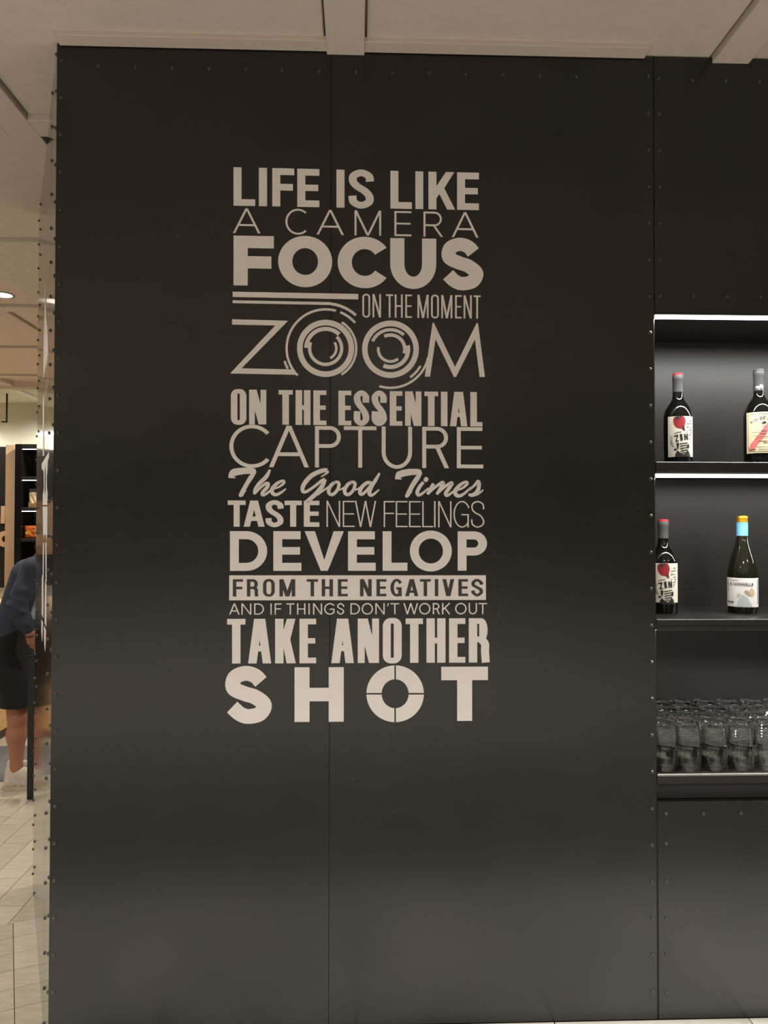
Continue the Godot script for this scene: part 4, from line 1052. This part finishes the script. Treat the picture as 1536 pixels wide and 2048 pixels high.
# ---------------------------------------------------------------- the shop behind
func build_far_shop():
	# lit black shelf unit on the far wall
	var zf := -6.48; var zb := -6.84
	var L := on_z(29, 1000, zf).x; var R := L + 1.5
	var top := on_z(40, 888, zf).y
	var t := thing("shelf_unit", "black shelf unit with LED-lit shelves on the far beige wall", "shelf", Vector3(L, 0, zb))
	var d := zf - zb
	var mb := MB.new(); mb.cbox(Vector3(0, 0, 0.03), Vector3(0.075, top, d), 0.002); put(mb, "side_panel", M.black_gloss, t)
	mb = MB.new(); mb.box(Vector3(0, 0, 0), Vector3(R - L, top, 0.03)); put(mb, "back_panel", M.black, t)
	mb = MB.new(); mb.cbox(Vector3(0.075, top - 0.05, 0.03), Vector3(R - L, top, d), 0.002); put(mb, "top_panel", M.black, t)
	mb = MB.new(); mb.box(Vector3(0.235, 0.4, 0.03), Vector3(0.36, top - 0.05, 0.05)); put(mb, "upright", M.beige, t)
	var ys := []
	for y in [953.0, 1015.0, 1077.0, 1139.0, 1201.0]: ys.append(on_z(60, y, zf).y)
	for y in ys:
		mb = MB.new(); mb.cbox(Vector3(0.075, y - 0.035, 0.03), Vector3(R - L, y, d), 0.002); put(mb, "shelf_board", M.black, t)
	var under := [top - 0.05, ys[0] - 0.035, ys[1] - 0.035]
	var names := ["slim LED strip at the top of the far black shelf unit", "slim LED strip above the popcorn bag on the far shelf unit", "slim LED strip above the orange snack bag on the far shelf unit"]
	for k in 3: led_bar(names[k], L + 0.078, R, under[k] - 0.0115, zf - 0.01, M.led_far, 0.10, 0.008, Color(1.0, 0.97, 0.95))
	# goods on it
	var zi := zf - 0.09
	var c := on_z(69, 1010, zi); c.y = ys[1]
	t = thing("popcorn_bag", "clear bag of pale popcorn standing on the far black shelf", "bag", c)
	bag_shape(t, 0.062, 0.185, 0.035, ink(Color(0.80, 0.74, 0.58)), "bag_body")
	mb = MB.new(); mb.cbox(Vector3(-0.055, 0.0, 0.03), Vector3(0.055, 0.055, 0.037), 0.003); put(mb, "brown_band", ink(Color(0.55, 0.40, 0.24)), t)
	mb = MB.new(); mb.cbox(Vector3(-0.055, 0.155, 0.004), Vector3(0.055, 0.215, 0.016), 0.003); put(mb, "dark_fold", ink(Color(0.16, 0.15, 0.14)), t)
	c = on_z(66, 1074, zi); c.y = ys[2]
	t = thing("snack_bag", "orange snack bag standing on the far black shelf", "bag", c)
	bag_shape(t, 0.095, 0.145, 0.035, ink(Color(0.86, 0.42, 0.16)), "bag_body")
	mb = MB.new(); emit(mb, [poly([-0.07, 0.05, -0.02, 0.04, 0.0, 0.07, -0.03, 0.085, -0.075, 0.075])], func(q): return Vector3(q.x, q.y, 0.0345), func(_p): return Vector3(0, 0, 1), 0.002, 0.0); put(mb, "yellow_print", ink(Color(0.90, 0.70, 0.20)), t)
	mb = MB.new(); emit(mb, [poly([0.0, 0.09, 0.03, 0.1, 0.03, 0.12, -0.02, 0.115]), poly([-0.01, 0.06, 0.035, 0.05, 0.04, 0.08, 0.01, 0.085])], func(q): return Vector3(q.x, q.y, 0.0345), func(_p): return Vector3(0, 0, 1), 0.002, 0.0); put(mb, "brown_print", ink(Color(0.42, 0.16, 0.10)), t)
	mb = MB.new(); emit(mb, [poly([0.04, 0.03, 0.09, 0.03, 0.09, 0.13, 0.045, 0.13])], func(q): return Vector3(q.x, q.y, 0.0345), func(_p): return Vector3(0, 0, 1), 0.002, 0.0); put(mb, "pale_print", ink(Color(0.88, 0.78, 0.66)), t)
	for k in 2:
		c = on_z(54.5, 1139, zi); c.y = ys[3] + 0.045 * k
		t = thing("carton", "flat white carton stacked on the far shelf behind the navy sleeve, %s of two" % ["lower", "upper"][k], "carton", c)
		mb = MB.new(); mb.cbox(Vector3(-0.026 + 0.008 * k, 0.0006, -0.05), Vector3(0.060, 0.0445, 0.06), 0.002); put(mb, "carton_body", ink(Color(0.86, 0.84, 0.82)), t)
		mb = MB.new(); mb.box(Vector3(-0.024 + 0.008 * k, 0.004, 0.0601), Vector3(0.058, 0.008, 0.0606)); put(mb, "pink_line", ink(Color(0.80, 0.50, 0.52)), t)
	# beige pilaster and dark sign panel
	var zp := -6.60
	var a := on_z(10.5, 1000, zp).x; var b := on_z(29, 1000, zp).x
	t = structure("trim_2", "beige upright beside the far black shelf unit", "trim")
	mb = MB.new(); mb.box(Vector3(a, 0, -6.85), Vector3(L - 0.001, top, zp)); put(mb, "upright_board", M.beige, t)
	t = thing("sign_panel", "dark navy shop panel with large beige letter beside the beige upright", "sign", Vector3(a, 0, -6.85))
	mb = MB.new(); mb.cbox(Vector3(-2.6, 0.95, 0), Vector3(-0.001, top, 0.06), 0.002); put(mb, "panel_board", M.navy, t)
	var where := func(q: Vector2): return on_z(q.x, q.y, -6.79) - t.position
	mb = MB.new(); emit(mb, [poly([3.6, 1012, 11.5, 1012, 10.4, 1047, 2.4, 1047])], where, func(_p): return Vector3(0, 0, 1), 0.02, 0.0); put(mb, "sign_letter", M.beige, t)
	mb = MB.new(); emit(mb, [mirror(band(10.5, -1078, 16, 16, 10.5, 9.5, 75, 285)), poly([-40, 1000, -20, 1000, -20, 1110, -40, 1110])], where, func(_p): return Vector3(0, 0, 1), 0.02, 0.0); put(mb, "sign_letter", M.beige, t)
	# light bar that washes the beige wall above the sign
	led_bar("long white light bar on the beige wall above the navy sign panel", -5.8, -4.40, 2.79, -6.79, M.led_far, 3.0, 0.03, Color(1.0, 0.97, 0.9))
	# bracket hanging from the far ceiling
	c = on_z(13.5, 845, -6.2)
	t = thing("ceiling_bracket", "thin black bracket hanging from the far ceiling before the beige wall", "bracket", Vector3(c.x, CEIL - 0.03, c.z))
	var low := c.y - CEIL + 0.03
	mb = MB.new(); mb.cbox(Vector3(-0.008, low, -0.008), Vector3(0.008, 0.0, 0.008), 0.002); put(mb, "rod", M.black, t)
	mb = MB.new(); mb.cbox(Vector3(-0.055, low, -0.008), Vector3(0.008, low + 0.014, 0.008), 0.002); put(mb, "hook_foot", M.black, t)
	# wooden counter whose end shows behind the leg
	var face := on_y(0, 1481, 0.0)
	t = thing("wooden_counter", "orange brown wooden counter standing behind the person's legs", "counter", Vector3(face.x, 0, face.z))
	mb = MB.new(); mb.cbox(Vector3(-2.6, 0.07, -1.2), Vector3(0.0, 0.955, 0.75), 0.004); put(mb, "counter_body", M.wood, t)
	mb = MB.new(); mb.box(Vector3(-2.55, 0.0, -1.15), Vector3(-0.02, 0.07, 0.70)); put(mb, "plinth", M.kick, t)
	mb = MB.new(); mb.cbox(Vector3(-2.62, 0.955, -1.22), Vector3(0.02, 0.985, 0.77), 0.004); put(mb, "counter_top", M.wood, t)
	# grey mat on the floor
	var z0 := on_y(20, 1493, 0.0).z; var z1 := on_y(20, 1563, 0.0).z
	var m := MB.new(); m.cbox(Vector3(-2.70, 0.0, z0), Vector3(-1.35, 0.006, z1), 0.002)
	var mt := put(m, "floor_mat", M.carpet); mt.set_meta("label", "grey floor mat under the white sneakers"); mt.set_meta("category", "mat")
	# the black stand that the hand rests on
	var s0 := on_z(54.5, 1450, -2.46); var s1 := on_z(61, 1308, -2.46)
	t = thing("display_stand", "black board stand that the person's hand rests on", "stand", Vector3(s0.x, 0, -2.46))
	mb = MB.new(); mb.cbox(Vector3(0.0, 0.0, -0.034), Vector3(0.42, s1.y - 0.012, 0.0), 0.003); put(mb, "board", M.black, t)
	mb = MB.new(); mb.cbox(Vector3(-0.003, s1.y - 0.012, -0.038), Vector3(0.423, s1.y, 0.004), 0.003); put(mb, "top_rail", M.black_gloss, t)
	mb = MB.new(); mb.cbox(Vector3(0.17, 0.0, -0.20), Vector3(0.40, 0.012, 0.14), 0.003); put(mb, "base_plate", M.black, t)

func bag_shape(t: Node, hw: float, h: float, th: float, m: Material, called: String):
	var mb := MB.new(); var nu := 10; var nv := 12
	for side in [-1.0, 1.0]:
		for i in nu:
			for j in nv:
				var q := func(a: int, b: int) -> Vector3:
					var u := float(a) / nu * 2 - 1; var v := float(b) / nv
					var puff := pow(maxf(0.0, 1 - pow(absf(u), 3.0)), 0.6) * pow(maxf(0.0, 1 - pow(absf(2 * v - 1), 4.0)), 0.6)
					return Vector3(u * hw * (1.0 - 0.05 * sin(v * PI)), v * h, side * (0.002 + th * puff * (1.0 + 0.12 * sin(u * 7 + v * 11))))
				var a: Vector3 = q.call(i, j); var b: Vector3 = q.call(i + 1, j); var c: Vector3 = q.call(i + 1, j + 1); var d: Vector3 = q.call(i, j + 1)
				if side > 0: mb.quad(a, b, c, d)
				else: mb.quad(b, a, d, c)
	put(mb, called, m, t)

# ---------------------------------------------------------------- the person: smooth bodies meshed as surface nets
func smooth_body(bones: Array, k: float, cell: float) -> MB:
	# bones: [from, to, radius at from, radius at to]
	var lo := Vector3.INF; var hi := -Vector3.INF
	for b in bones:
		var r: float = maxf(b[2], b[3]) + k + cell * 2.5
		for e in [b[0], b[1]]: lo = lo.min(e - Vector3.ONE * r); hi = hi.max(e + Vector3.ONE * r)
	var nx := int((hi.x - lo.x) / cell) + 2; var ny := int((hi.y - lo.y) / cell) + 2; var nz := int((hi.z - lo.z) / cell) + 2
	var F := PackedFloat32Array(); F.resize(nx * ny * nz); F.fill(1.0)
	for b in bones:
		var A: Vector3 = b[0]; var D: Vector3 = b[1] - A; var ra: float = b[2]; var rb: float = b[3]
		var dd := maxf(D.length_squared(), 1e-9)
		var r := maxf(ra, rb) + k + cell * 2.0
		var bl := (A.min(b[1]) - Vector3.ONE * r - lo) / cell; var bh := (A.max(b[1]) + Vector3.ONE * r - lo) / cell
		for iz in range(maxi(0, int(bl.z)), mini(nz, int(bh.z) + 1)):
			for iy in range(maxi(0, int(bl.y)), mini(ny, int(bh.y) + 1)):
				var at := (iz * ny + iy) * nx
				for ix in range(maxi(0, int(bl.x)), mini(nx, int(bh.x) + 1)):
					var p := lo + Vector3(ix, iy, iz) * cell - A
					var t := clampf(p.dot(D) / dd, 0.0, 1.0)
					var d := (p - D * t).length() - lerpf(ra, rb, t)
					var f := F[at + ix]
					var h := maxf(k - absf(f - d), 0.0) / k
					F[at + ix] = minf(f, d) - h * h * k * 0.25
	var ids := PackedInt32Array(); ids.resize(nx * ny * nz); ids.fill(-1)
	var V := PackedVector3Array(); var N := PackedVector3Array()
	var off := [0, 1, nx, nx + 1, nx * ny, nx * ny + 1, nx * ny + nx, nx * ny + nx + 1]
	var cor := [Vector3(0, 0, 0), Vector3(1, 0, 0), Vector3(0, 1, 0), Vector3(1, 1, 0), Vector3(0, 0, 1), Vector3(1, 0, 1), Vector3(0, 1, 1), Vector3(1, 1, 1)]
	var edges := [[0, 1], [2, 3], [4, 5], [6, 7], [0, 2], [1, 3], [4, 6], [5, 7], [0, 4], [1, 5], [2, 6], [3, 7]]
	for iz in nz - 1:
		for iy in ny - 1:
			for ix in nx - 1:
				var at := (iz * ny + iy) * nx + ix
				var f0 := F[at]
				if absf(f0) > cell * 2.0: continue
				var inside := 0
				for c in 8: if F[at + off[c]] < 0: inside += 1
				if inside == 0 or inside == 8: continue
				var s := Vector3.ZERO; var cnt := 0
				for e in edges:
					var fa := F[at + off[e[0]]]; var fb := F[at + off[e[1]]]
					if (fa < 0) != (fb < 0):
						s += cor[e[0]].lerp(cor[e[1]], fa / (fa - fb)); cnt += 1
				ids[at] = V.size()
				V.append(lo + (Vector3(ix, iy, iz) + s / cnt) * cell)
				var gx := F[at + 1] + F[at + off[3]] + F[at + off[5]] + F[at + off[7]] - f0 - F[at + off[2]] - F[at + off[4]] - F[at + off[6]]
				var gy := F[at + off[2]] + F[at + off[3]] + F[at + off[6]] + F[at + off[7]] - f0 - F[at + 1] - F[at + off[4]] - F[at + off[5]]
				var gz := F[at + off[4]] + F[at + off[5]] + F[at + off[6]] + F[at + off[7]] - f0 - F[at + 1] - F[at + off[2]] - F[at + off[3]]
				N.append(Vector3(gx, gy, gz).normalized())
	var mb := MB.new()
	for iz in range(1, nz - 1):
		for iy in range(1, ny - 1):
			for ix in range(1, nx - 1):
				var at := (iz * ny + iy) * nx + ix
				var f0 := F[at]
				if absf(f0) > cell * 2.0: continue
				for ax in 3:
					var step: int = [1, nx, nx * ny][ax]
					if (f0 < 0) == (F[at + step] < 0): continue
					var s1: int = [nx, nx * ny, 1][ax]; var s2: int = [nx * ny, 1, nx][ax]
					var a := ids[at - s1 - s2]; var b := ids[at - s2]; var c := ids[at]; var d := ids[at - s1]
					if a < 0 or b < 0 or c < 0 or d < 0: continue
					if f0 >= 0: var tmp := b; b = d; d = tmp
					mb.trin(V[a], V[b], V[c], N[a], N[b], N[c]); mb.trin(V[a], V[c], V[d], N[a], N[c], N[d])
	return mb

func build_person():
	var skin := mat(Color(0.66, 0.44, 0.34), 0.55); skin.subsurf_scatter_enabled = true; skin.subsurf_scatter_strength = 0.08
	var cloth := textured(grain(Color(0.18, 0.20, 0.25), Color(0.22, 0.24, 0.29), 0.06, 51), 6.0, 0.85)
	var skirt_cloth := mat(Color(0.075, 0.065, 0.055), 0.85)
	var ground := on_y(36, 1578, 0.0)
	var t := thing("person", "person in navy jacket, black skirt and white sneakers leaning on a black stand", "person", Vector3(ground.x, 0, ground.z))
	var o := t.position
	var J := func(x: float, y: float, z: float) -> Vector3: return on_z(x, y, z) - o
	var zn := ground.z                      # the near leg
	var zc := zn - 0.075                     # the middle of the body
	var sh_r: Vector3 = J.call(66, 1136, zc + 0.17); var el_r: Vector3 = J.call(33, 1212, zc + 0.22); var wr_r: Vector3 = J.call(57, 1262, zc + 0.17)
	var sh_l: Vector3 = J.call(84, 1140, zc - 0.17); var el_l: Vector3 = J.call(85, 1215, zc - 0.24); var wr_l: Vector3 = J.call(100, 1285, zc - 0.18)
	var hip: Vector3 = J.call(21, 1300, zc); var waist: Vector3 = J.call(34, 1235, zc); var chest: Vector3 = J.call(66, 1150, zc); var neck: Vector3 = J.call(92, 1112, zc); var head: Vector3 = J.call(115, 1068, zc)
	var side := Vector3(0, 0, 1)
	var knee_r: Vector3 = J.call(36, 1432, zn + 0.005); var ank_r: Vector3 = J.call(33, 1540, zn); var knee_l: Vector3 = J.call(42, 1432, zc - 0.075); var ank_l: Vector3 = J.call(34, 1540, zc - 0.075)
	ank_r.y = 0.085; ank_l.y = 0.085
	# bare skin: head, neck, hands, legs
	var fwd := Vector3(1, -0.15, 0).normalized(); var up := Vector3(0.15, 1, 0).normalized()
	var bones := [
		[neck, head - up * 0.05, 0.052, 0.052], [chest, neck, 0.06, 0.055], [head + up * 0.02, head - up * 0.01, 0.088, 0.086], [head + fwd * 0.025 - up * 0.055, head - up * 0.01, 0.062, 0.075],
		[head + fwd * 0.045 - up * 0.095, head + fwd * 0.02 - up * 0.05, 0.036, 0.055], [head + fwd * 0.092 + up * 0.005, head + fwd * 0.108 - up * 0.035, 0.010, 0.016], [head + fwd * 0.088 - up * 0.068, head + fwd * 0.09 - up * 0.07, 0.016, 0.016]]
	for s in [-1.0, 1.0]: bones.append([head + side * s * 0.085 + up * 0.005, head + side * s * 0.09 - up * 0.03, 0.016, 0.010])
	var face := smooth_body(bones, 0.03, 0.008)
	var legs := []
	for q in [[knee_r, ank_r, 1.0], [knee_l, ank_l, -1.0]]:
		var kn: Vector3 = q[0]; var an: Vector3 = q[1]
		var hp: Vector3 = hip + Vector3(0, -0.05, 0) + side * 0.07 * q[2]
		var calf := kn.lerp(an, 0.32) + Vector3(-0.010, 0, 0)
		legs.append_array([[hp, kn, 0.070, 0.058], [kn, calf, 0.058, 0.054], [calf, an + Vector3(0, 0.05, 0), 0.054, 0.035], [an + Vector3(0, 0.05, 0), an, 0.034, 0.036]])
	var body := smooth_body(legs, 0.03, 0.012)
	body.v.append_array(face.v); body.n.append_array(face.n)
	for q in [[el_r, wr_r, 1.0], [el_l, wr_l, -1.0]]:
		var hand := hand_bones(q[0], q[1], q[2])
		var hm := smooth_body(hand, 0.008, 0.0035)
		body.v.append_array(hm.v); body.n.append_array(hm.n)
	put(body, "body", skin, t)
	# eyes and mouth
	for s in [-1.0, 1.0]:
		var eye := MB.new(); var c: Vector3 = head + fwd * 0.078 + side * s * 0.033 + up * 0.0
		eye.lathe([[0.0, -0.009], [0.008, -0.005], [0.010, 0.0], [0.008, 0.005], [0.0, 0.009]], 12, c); put(eye, "eye", ink(Color(0.14, 0.10, 0.08)), t)
	var lip := MB.new(); lip.tube([head + fwd * 0.094 - up * 0.066 - side * 0.022, head + fwd * 0.106 - up * 0.064, head + fwd * 0.094 - up * 0.066 + side * 0.022], 0.005); put(lip, "lips", ink(Color(0.60, 0.30, 0.27)), t)
	var hair := smooth_body([[head + up * 0.035 - fwd * 0.012, head - up * 0.02 - fwd * 0.03, 0.093, 0.085], [head - fwd * 0.06 - up * 0.02, head - fwd * 0.10 - up * 0.10, 0.05, 0.03]], 0.03, 0.01)
	put(hair, "hair", ink(Color(0.10, 0.07, 0.05)), t)
	# the jacket
	var jk := [
		[waist + side * 0.06, chest + side * 0.075, 0.098, 0.105], [waist - side * 0.06, chest - side * 0.075, 0.098, 0.105], [hip + side * 0.07 + Vector3(-0.01, 0.0, 0), waist + side * 0.06, 0.108, 0.098], [hip - side * 0.07 + Vector3(-0.01, 0.0, 0), waist - side * 0.06, 0.108, 0.098],
		[chest + side * 0.06 + Vector3(0, 0.02, 0), sh_r, 0.085, 0.066], [chest - side * 0.06 + Vector3(0, 0.02, 0), sh_l, 0.085, 0.066], [chest, neck + Vector3(0, -0.01, 0), 0.09, 0.062],
		[sh_l, el_l, 0.064, 0.054], [el_l, el_l.lerp(wr_l, 0.9), 0.054, 0.040],
		[sh_r, sh_r.lerp(el_r, 0.6), 0.066, 0.061], [sh_r.lerp(el_r, 0.6), el_r, 0.061, 0.056], [el_r, el_r.lerp(wr_r, 0.55), 0.056, 0.050], [el_r.lerp(wr_r, 0.55), el_r.lerp(wr_r, 0.86), 0.050, 0.044]]
	for f in [[0.02, 0.045, 0.010], [0.10, -0.040, 0.012], [-0.10, 0.035, 0.012], [0.22, 0.035, 0.010], [-0.2, -0.03, 0.010]]:      # folds at the elbow
		var along := (wr_r - el_r if f[0] > 0 else sh_r - el_r).normalized() * absf(f[0]) * 0.5
		var cc := el_r + along + Vector3(0, 0, 0.047)
		jk.append([cc + Vector3(-0.04, f[1] * 0.5, -0.01), cc + Vector3(0.035, -f[1] * 0.3, 0.0), f[2], f[2]])
	put(smooth_body(jk, 0.022, 0.0095), "jacket", cloth, t)
	put(smooth_body([[waist + side * 0.045 + Vector3(0.052, 0.02, 0), chest + side * 0.045 + Vector3(0.062, -0.01, 0), 0.062, 0.064], [waist - side * 0.045 + Vector3(0.052, 0.02, 0), chest - side * 0.045 + Vector3(0.062, -0.01, 0), 0.062, 0.064]], 0.02, 0.011), "shirt_front", mat(Color(0.66, 0.71, 0.80), 0.8), t)
	# skirt: a loft from the hips to the hem
	var sk := MB.new(); var hem_l: Vector3 = J.call(-10, 1416, zc + 0.15); var hem_r: Vector3 = J.call(60, 1416, zc + 0.15)
	var hem := (hem_l + hem_r) * 0.5 - side * 0.15
	var levels := [[waist + Vector3(-0.01, -0.04, 0), 0.105, 0.150], [hip + Vector3(-0.01, 0.02, 0), 0.125, 0.190], [hip + Vector3(0.0, -0.12, 0), 0.124, 0.196], [hem + Vector3(0, 0.10, 0), 0.106, 0.192], [hem, (hem_r - hem_l).length() * 0.5, 0.188], [hem + Vector3(0, 0.001, 0), (hem_r - hem_l).length() * 0.5 - 0.006, 0.182], [hem + Vector3(0, 0.12, 0), 0.090, 0.175]]
	var seg := 40
	for i in levels.size() - 1:
		for j in seg:
			var q := func(l: Array, k: int) -> Vector3:
				var a := TAU * k / seg
				return l[0] + Vector3(signf(cos(a)) * pow(absf(cos(a)), 0.7) * l[1], 0, -signf(sin(a)) * pow(absf(sin(a)), 0.7) * l[2]) * (1.0 + 0.012 * sin(a * 7.0))
			var nrm := func(l: Array, k: int) -> Vector3:
				var a := TAU * k / seg
				return Vector3(cos(a) / l[1], 0, -sin(a) / l[2]).normalized()
			var a: Vector3 = q.call(levels[i + 1], j); var b: Vector3 = q.call(levels[i + 1], j + 1); var c: Vector3 = q.call(levels[i], j + 1); var d: Vector3 = q.call(levels[i], j)
			if i < 4:
				mb_smooth(sk, a, b, c, d, nrm.call(levels[i + 1], j), nrm.call(levels[i + 1], j + 1))
			else: sk.quad(a, b, c, d)
	put(sk, "skirt", skirt_cloth, t)
	# sneakers
	for q in [[ank_r, zn], [ank_l, zc - 0.075]]:
		var an: Vector3 = q[0]
		var shoe := smooth_body([[an + Vector3(-0.030, 0.030, 0), an + Vector3(-0.038, -0.035, 0), 0.034, 0.040], [an + Vector3(0.0, 0.022, 0), an + Vector3(0.055, 0.012, 0), 0.040, 0.038], [an + Vector3(-0.02, -0.03, 0), an + Vector3(0.12, -0.042, 0), 0.042, 0.036], [an + Vector3(0.12, -0.042, 0), an + Vector3(0.165, -0.046, 0), 0.038, 0.032], [an + Vector3(0.02, 0.005, 0), an + Vector3(0.13, -0.03, 0), 0.040, 0.030]], 0.015, 0.006)
		var sn := put(shoe, "sneaker", ink(Color(0.80, 0.75, 0.68)), t)
		for k in 3:
			var x0: float = an.x - 0.02 + 0.045 * k
			var stripe := MB.new(); stripe.tube([Vector3(x0 + 0.02, 0.030, an.z + 0.044), Vector3(x0 + 0.008, 0.055, an.z + 0.043), Vector3(x0 - 0.006, 0.080, an.z + 0.037)], 0.004, 6); put(stripe, "side_stripe", ink(Color(0.73, 0.68, 0.61)), sn)
		var sole := MB.new(); var rim := []
		for k in 28:
			var a := TAU * k / 28
			var x := cos(a); var wz := sin(a)
			rim.append(Vector3(an.x + 0.062 + x * 0.142, 0.0005, an.z - wz * 0.046 * (1.0 + 0.12 * x)))
		sole.hexa(rim, Vector3(0, 0.026, 0)); put(sole, "sole", ink(Color(0.76, 0.70, 0.62)), sn)
		for k in 4:
			var y := 0.105 - 0.014 * k; var x := an.x + 0.045 + 0.022 * k
			var lace := MB.new(); lace.tube([Vector3(x - 0.004, y - 0.022, an.z + 0.040), Vector3(x + 0.006, y - 0.004, an.z + 0.022), Vector3(x + 0.010, y + 0.002, an.z), Vector3(x + 0.006, y - 0.004, an.z - 0.022), Vector3(x - 0.004, y - 0.022, an.z - 0.040)], 0.0035, 6); put(lace, "lace", ink(Color(0.84, 0.80, 0.74)), sn)
	# bracelet on the near wrist
	var dir := (wr_r - el_r).normalized(); var s1 := dir.cross(Vector3.UP).normalized(); var s2 := dir.cross(s1).normalized()
	var loop := []
	for k in 25:
		var a := TAU * k / 24
		loop.append(wr_r + dir * 0.022 + s1 * cos(a) * 0.0305 + s2 * sin(a) * 0.0275 + dir * cos(a) * 0.012)
	var br := MB.new(); br.tube(loop, 0.0032, 8); put(br, "bracelet", ink(Color(0.16, 0.09, 0.07)), t)

func mb_smooth(m: MB, a: Vector3, b: Vector3, c: Vector3, d: Vector3, n0: Vector3, n1: Vector3):
	m.trin(a, b, c, n0, n1, n1); m.trin(a, c, d, n0, n1, n0)

# palm, four fingers bent over the stand's edge and the thumb
func hand_bones(el: Vector3, wr: Vector3, s: float) -> Array:
	var dir := (wr - el).normalized()
	var fore := [[el.lerp(wr, 0.7), wr, 0.034, 0.026]]
	var d := (dir + Vector3(0.1, -0.25, 0)).normalized()
	var across := d.cross(Vector3(0, 0, s)).normalized()      # from the little finger to the index
	if across.x < 0: across = -across
	var back := across.cross(d).normalized()
	if back.z * s < 0: back = -back
	var palm := wr + d * 0.075
	fore.append_array([[wr, palm + across * 0.024, 0.026, 0.016], [wr, palm + across * 0.008, 0.026, 0.016], [wr, palm - across * 0.010, 0.025, 0.016], [wr, palm - across * 0.026, 0.024, 0.014]])
	var lens := [0.070, 0.078, 0.072, 0.056]
	for k in 4:
		var p0: Vector3 = palm + across * (0.026 - 0.0175 * k)
		var l: float = lens[k]
		var p1: Vector3 = p0 + (d - back * 0.25).normalized() * l * 0.48
		var p2: Vector3 = p1 + (d - back * 0.9).normalized() * l * 0.32
		var p3: Vector3 = p2 + (d * 0.4 - back).normalized() * l * 0.24
		fore.append_array([[p0 - d * 0.02, p1, 0.0095, 0.0088], [p1, p2, 0.0088, 0.0080], [p2, p3, 0.0080, 0.0068]])
	var t0: Vector3 = wr + d * 0.022 + across * 0.022
	var t1: Vector3 = t0 + (d * 0.75 + across * 0.6 - back * 0.2).normalized() * 0.040
	var t2: Vector3 = t1 + (d * 0.95 + across * 0.1 - back * 0.3).normalized() * 0.034
	fore.append_array([[t0, t1, 0.013, 0.0105], [t1, t2, 0.0105, 0.0085]])
	return fore
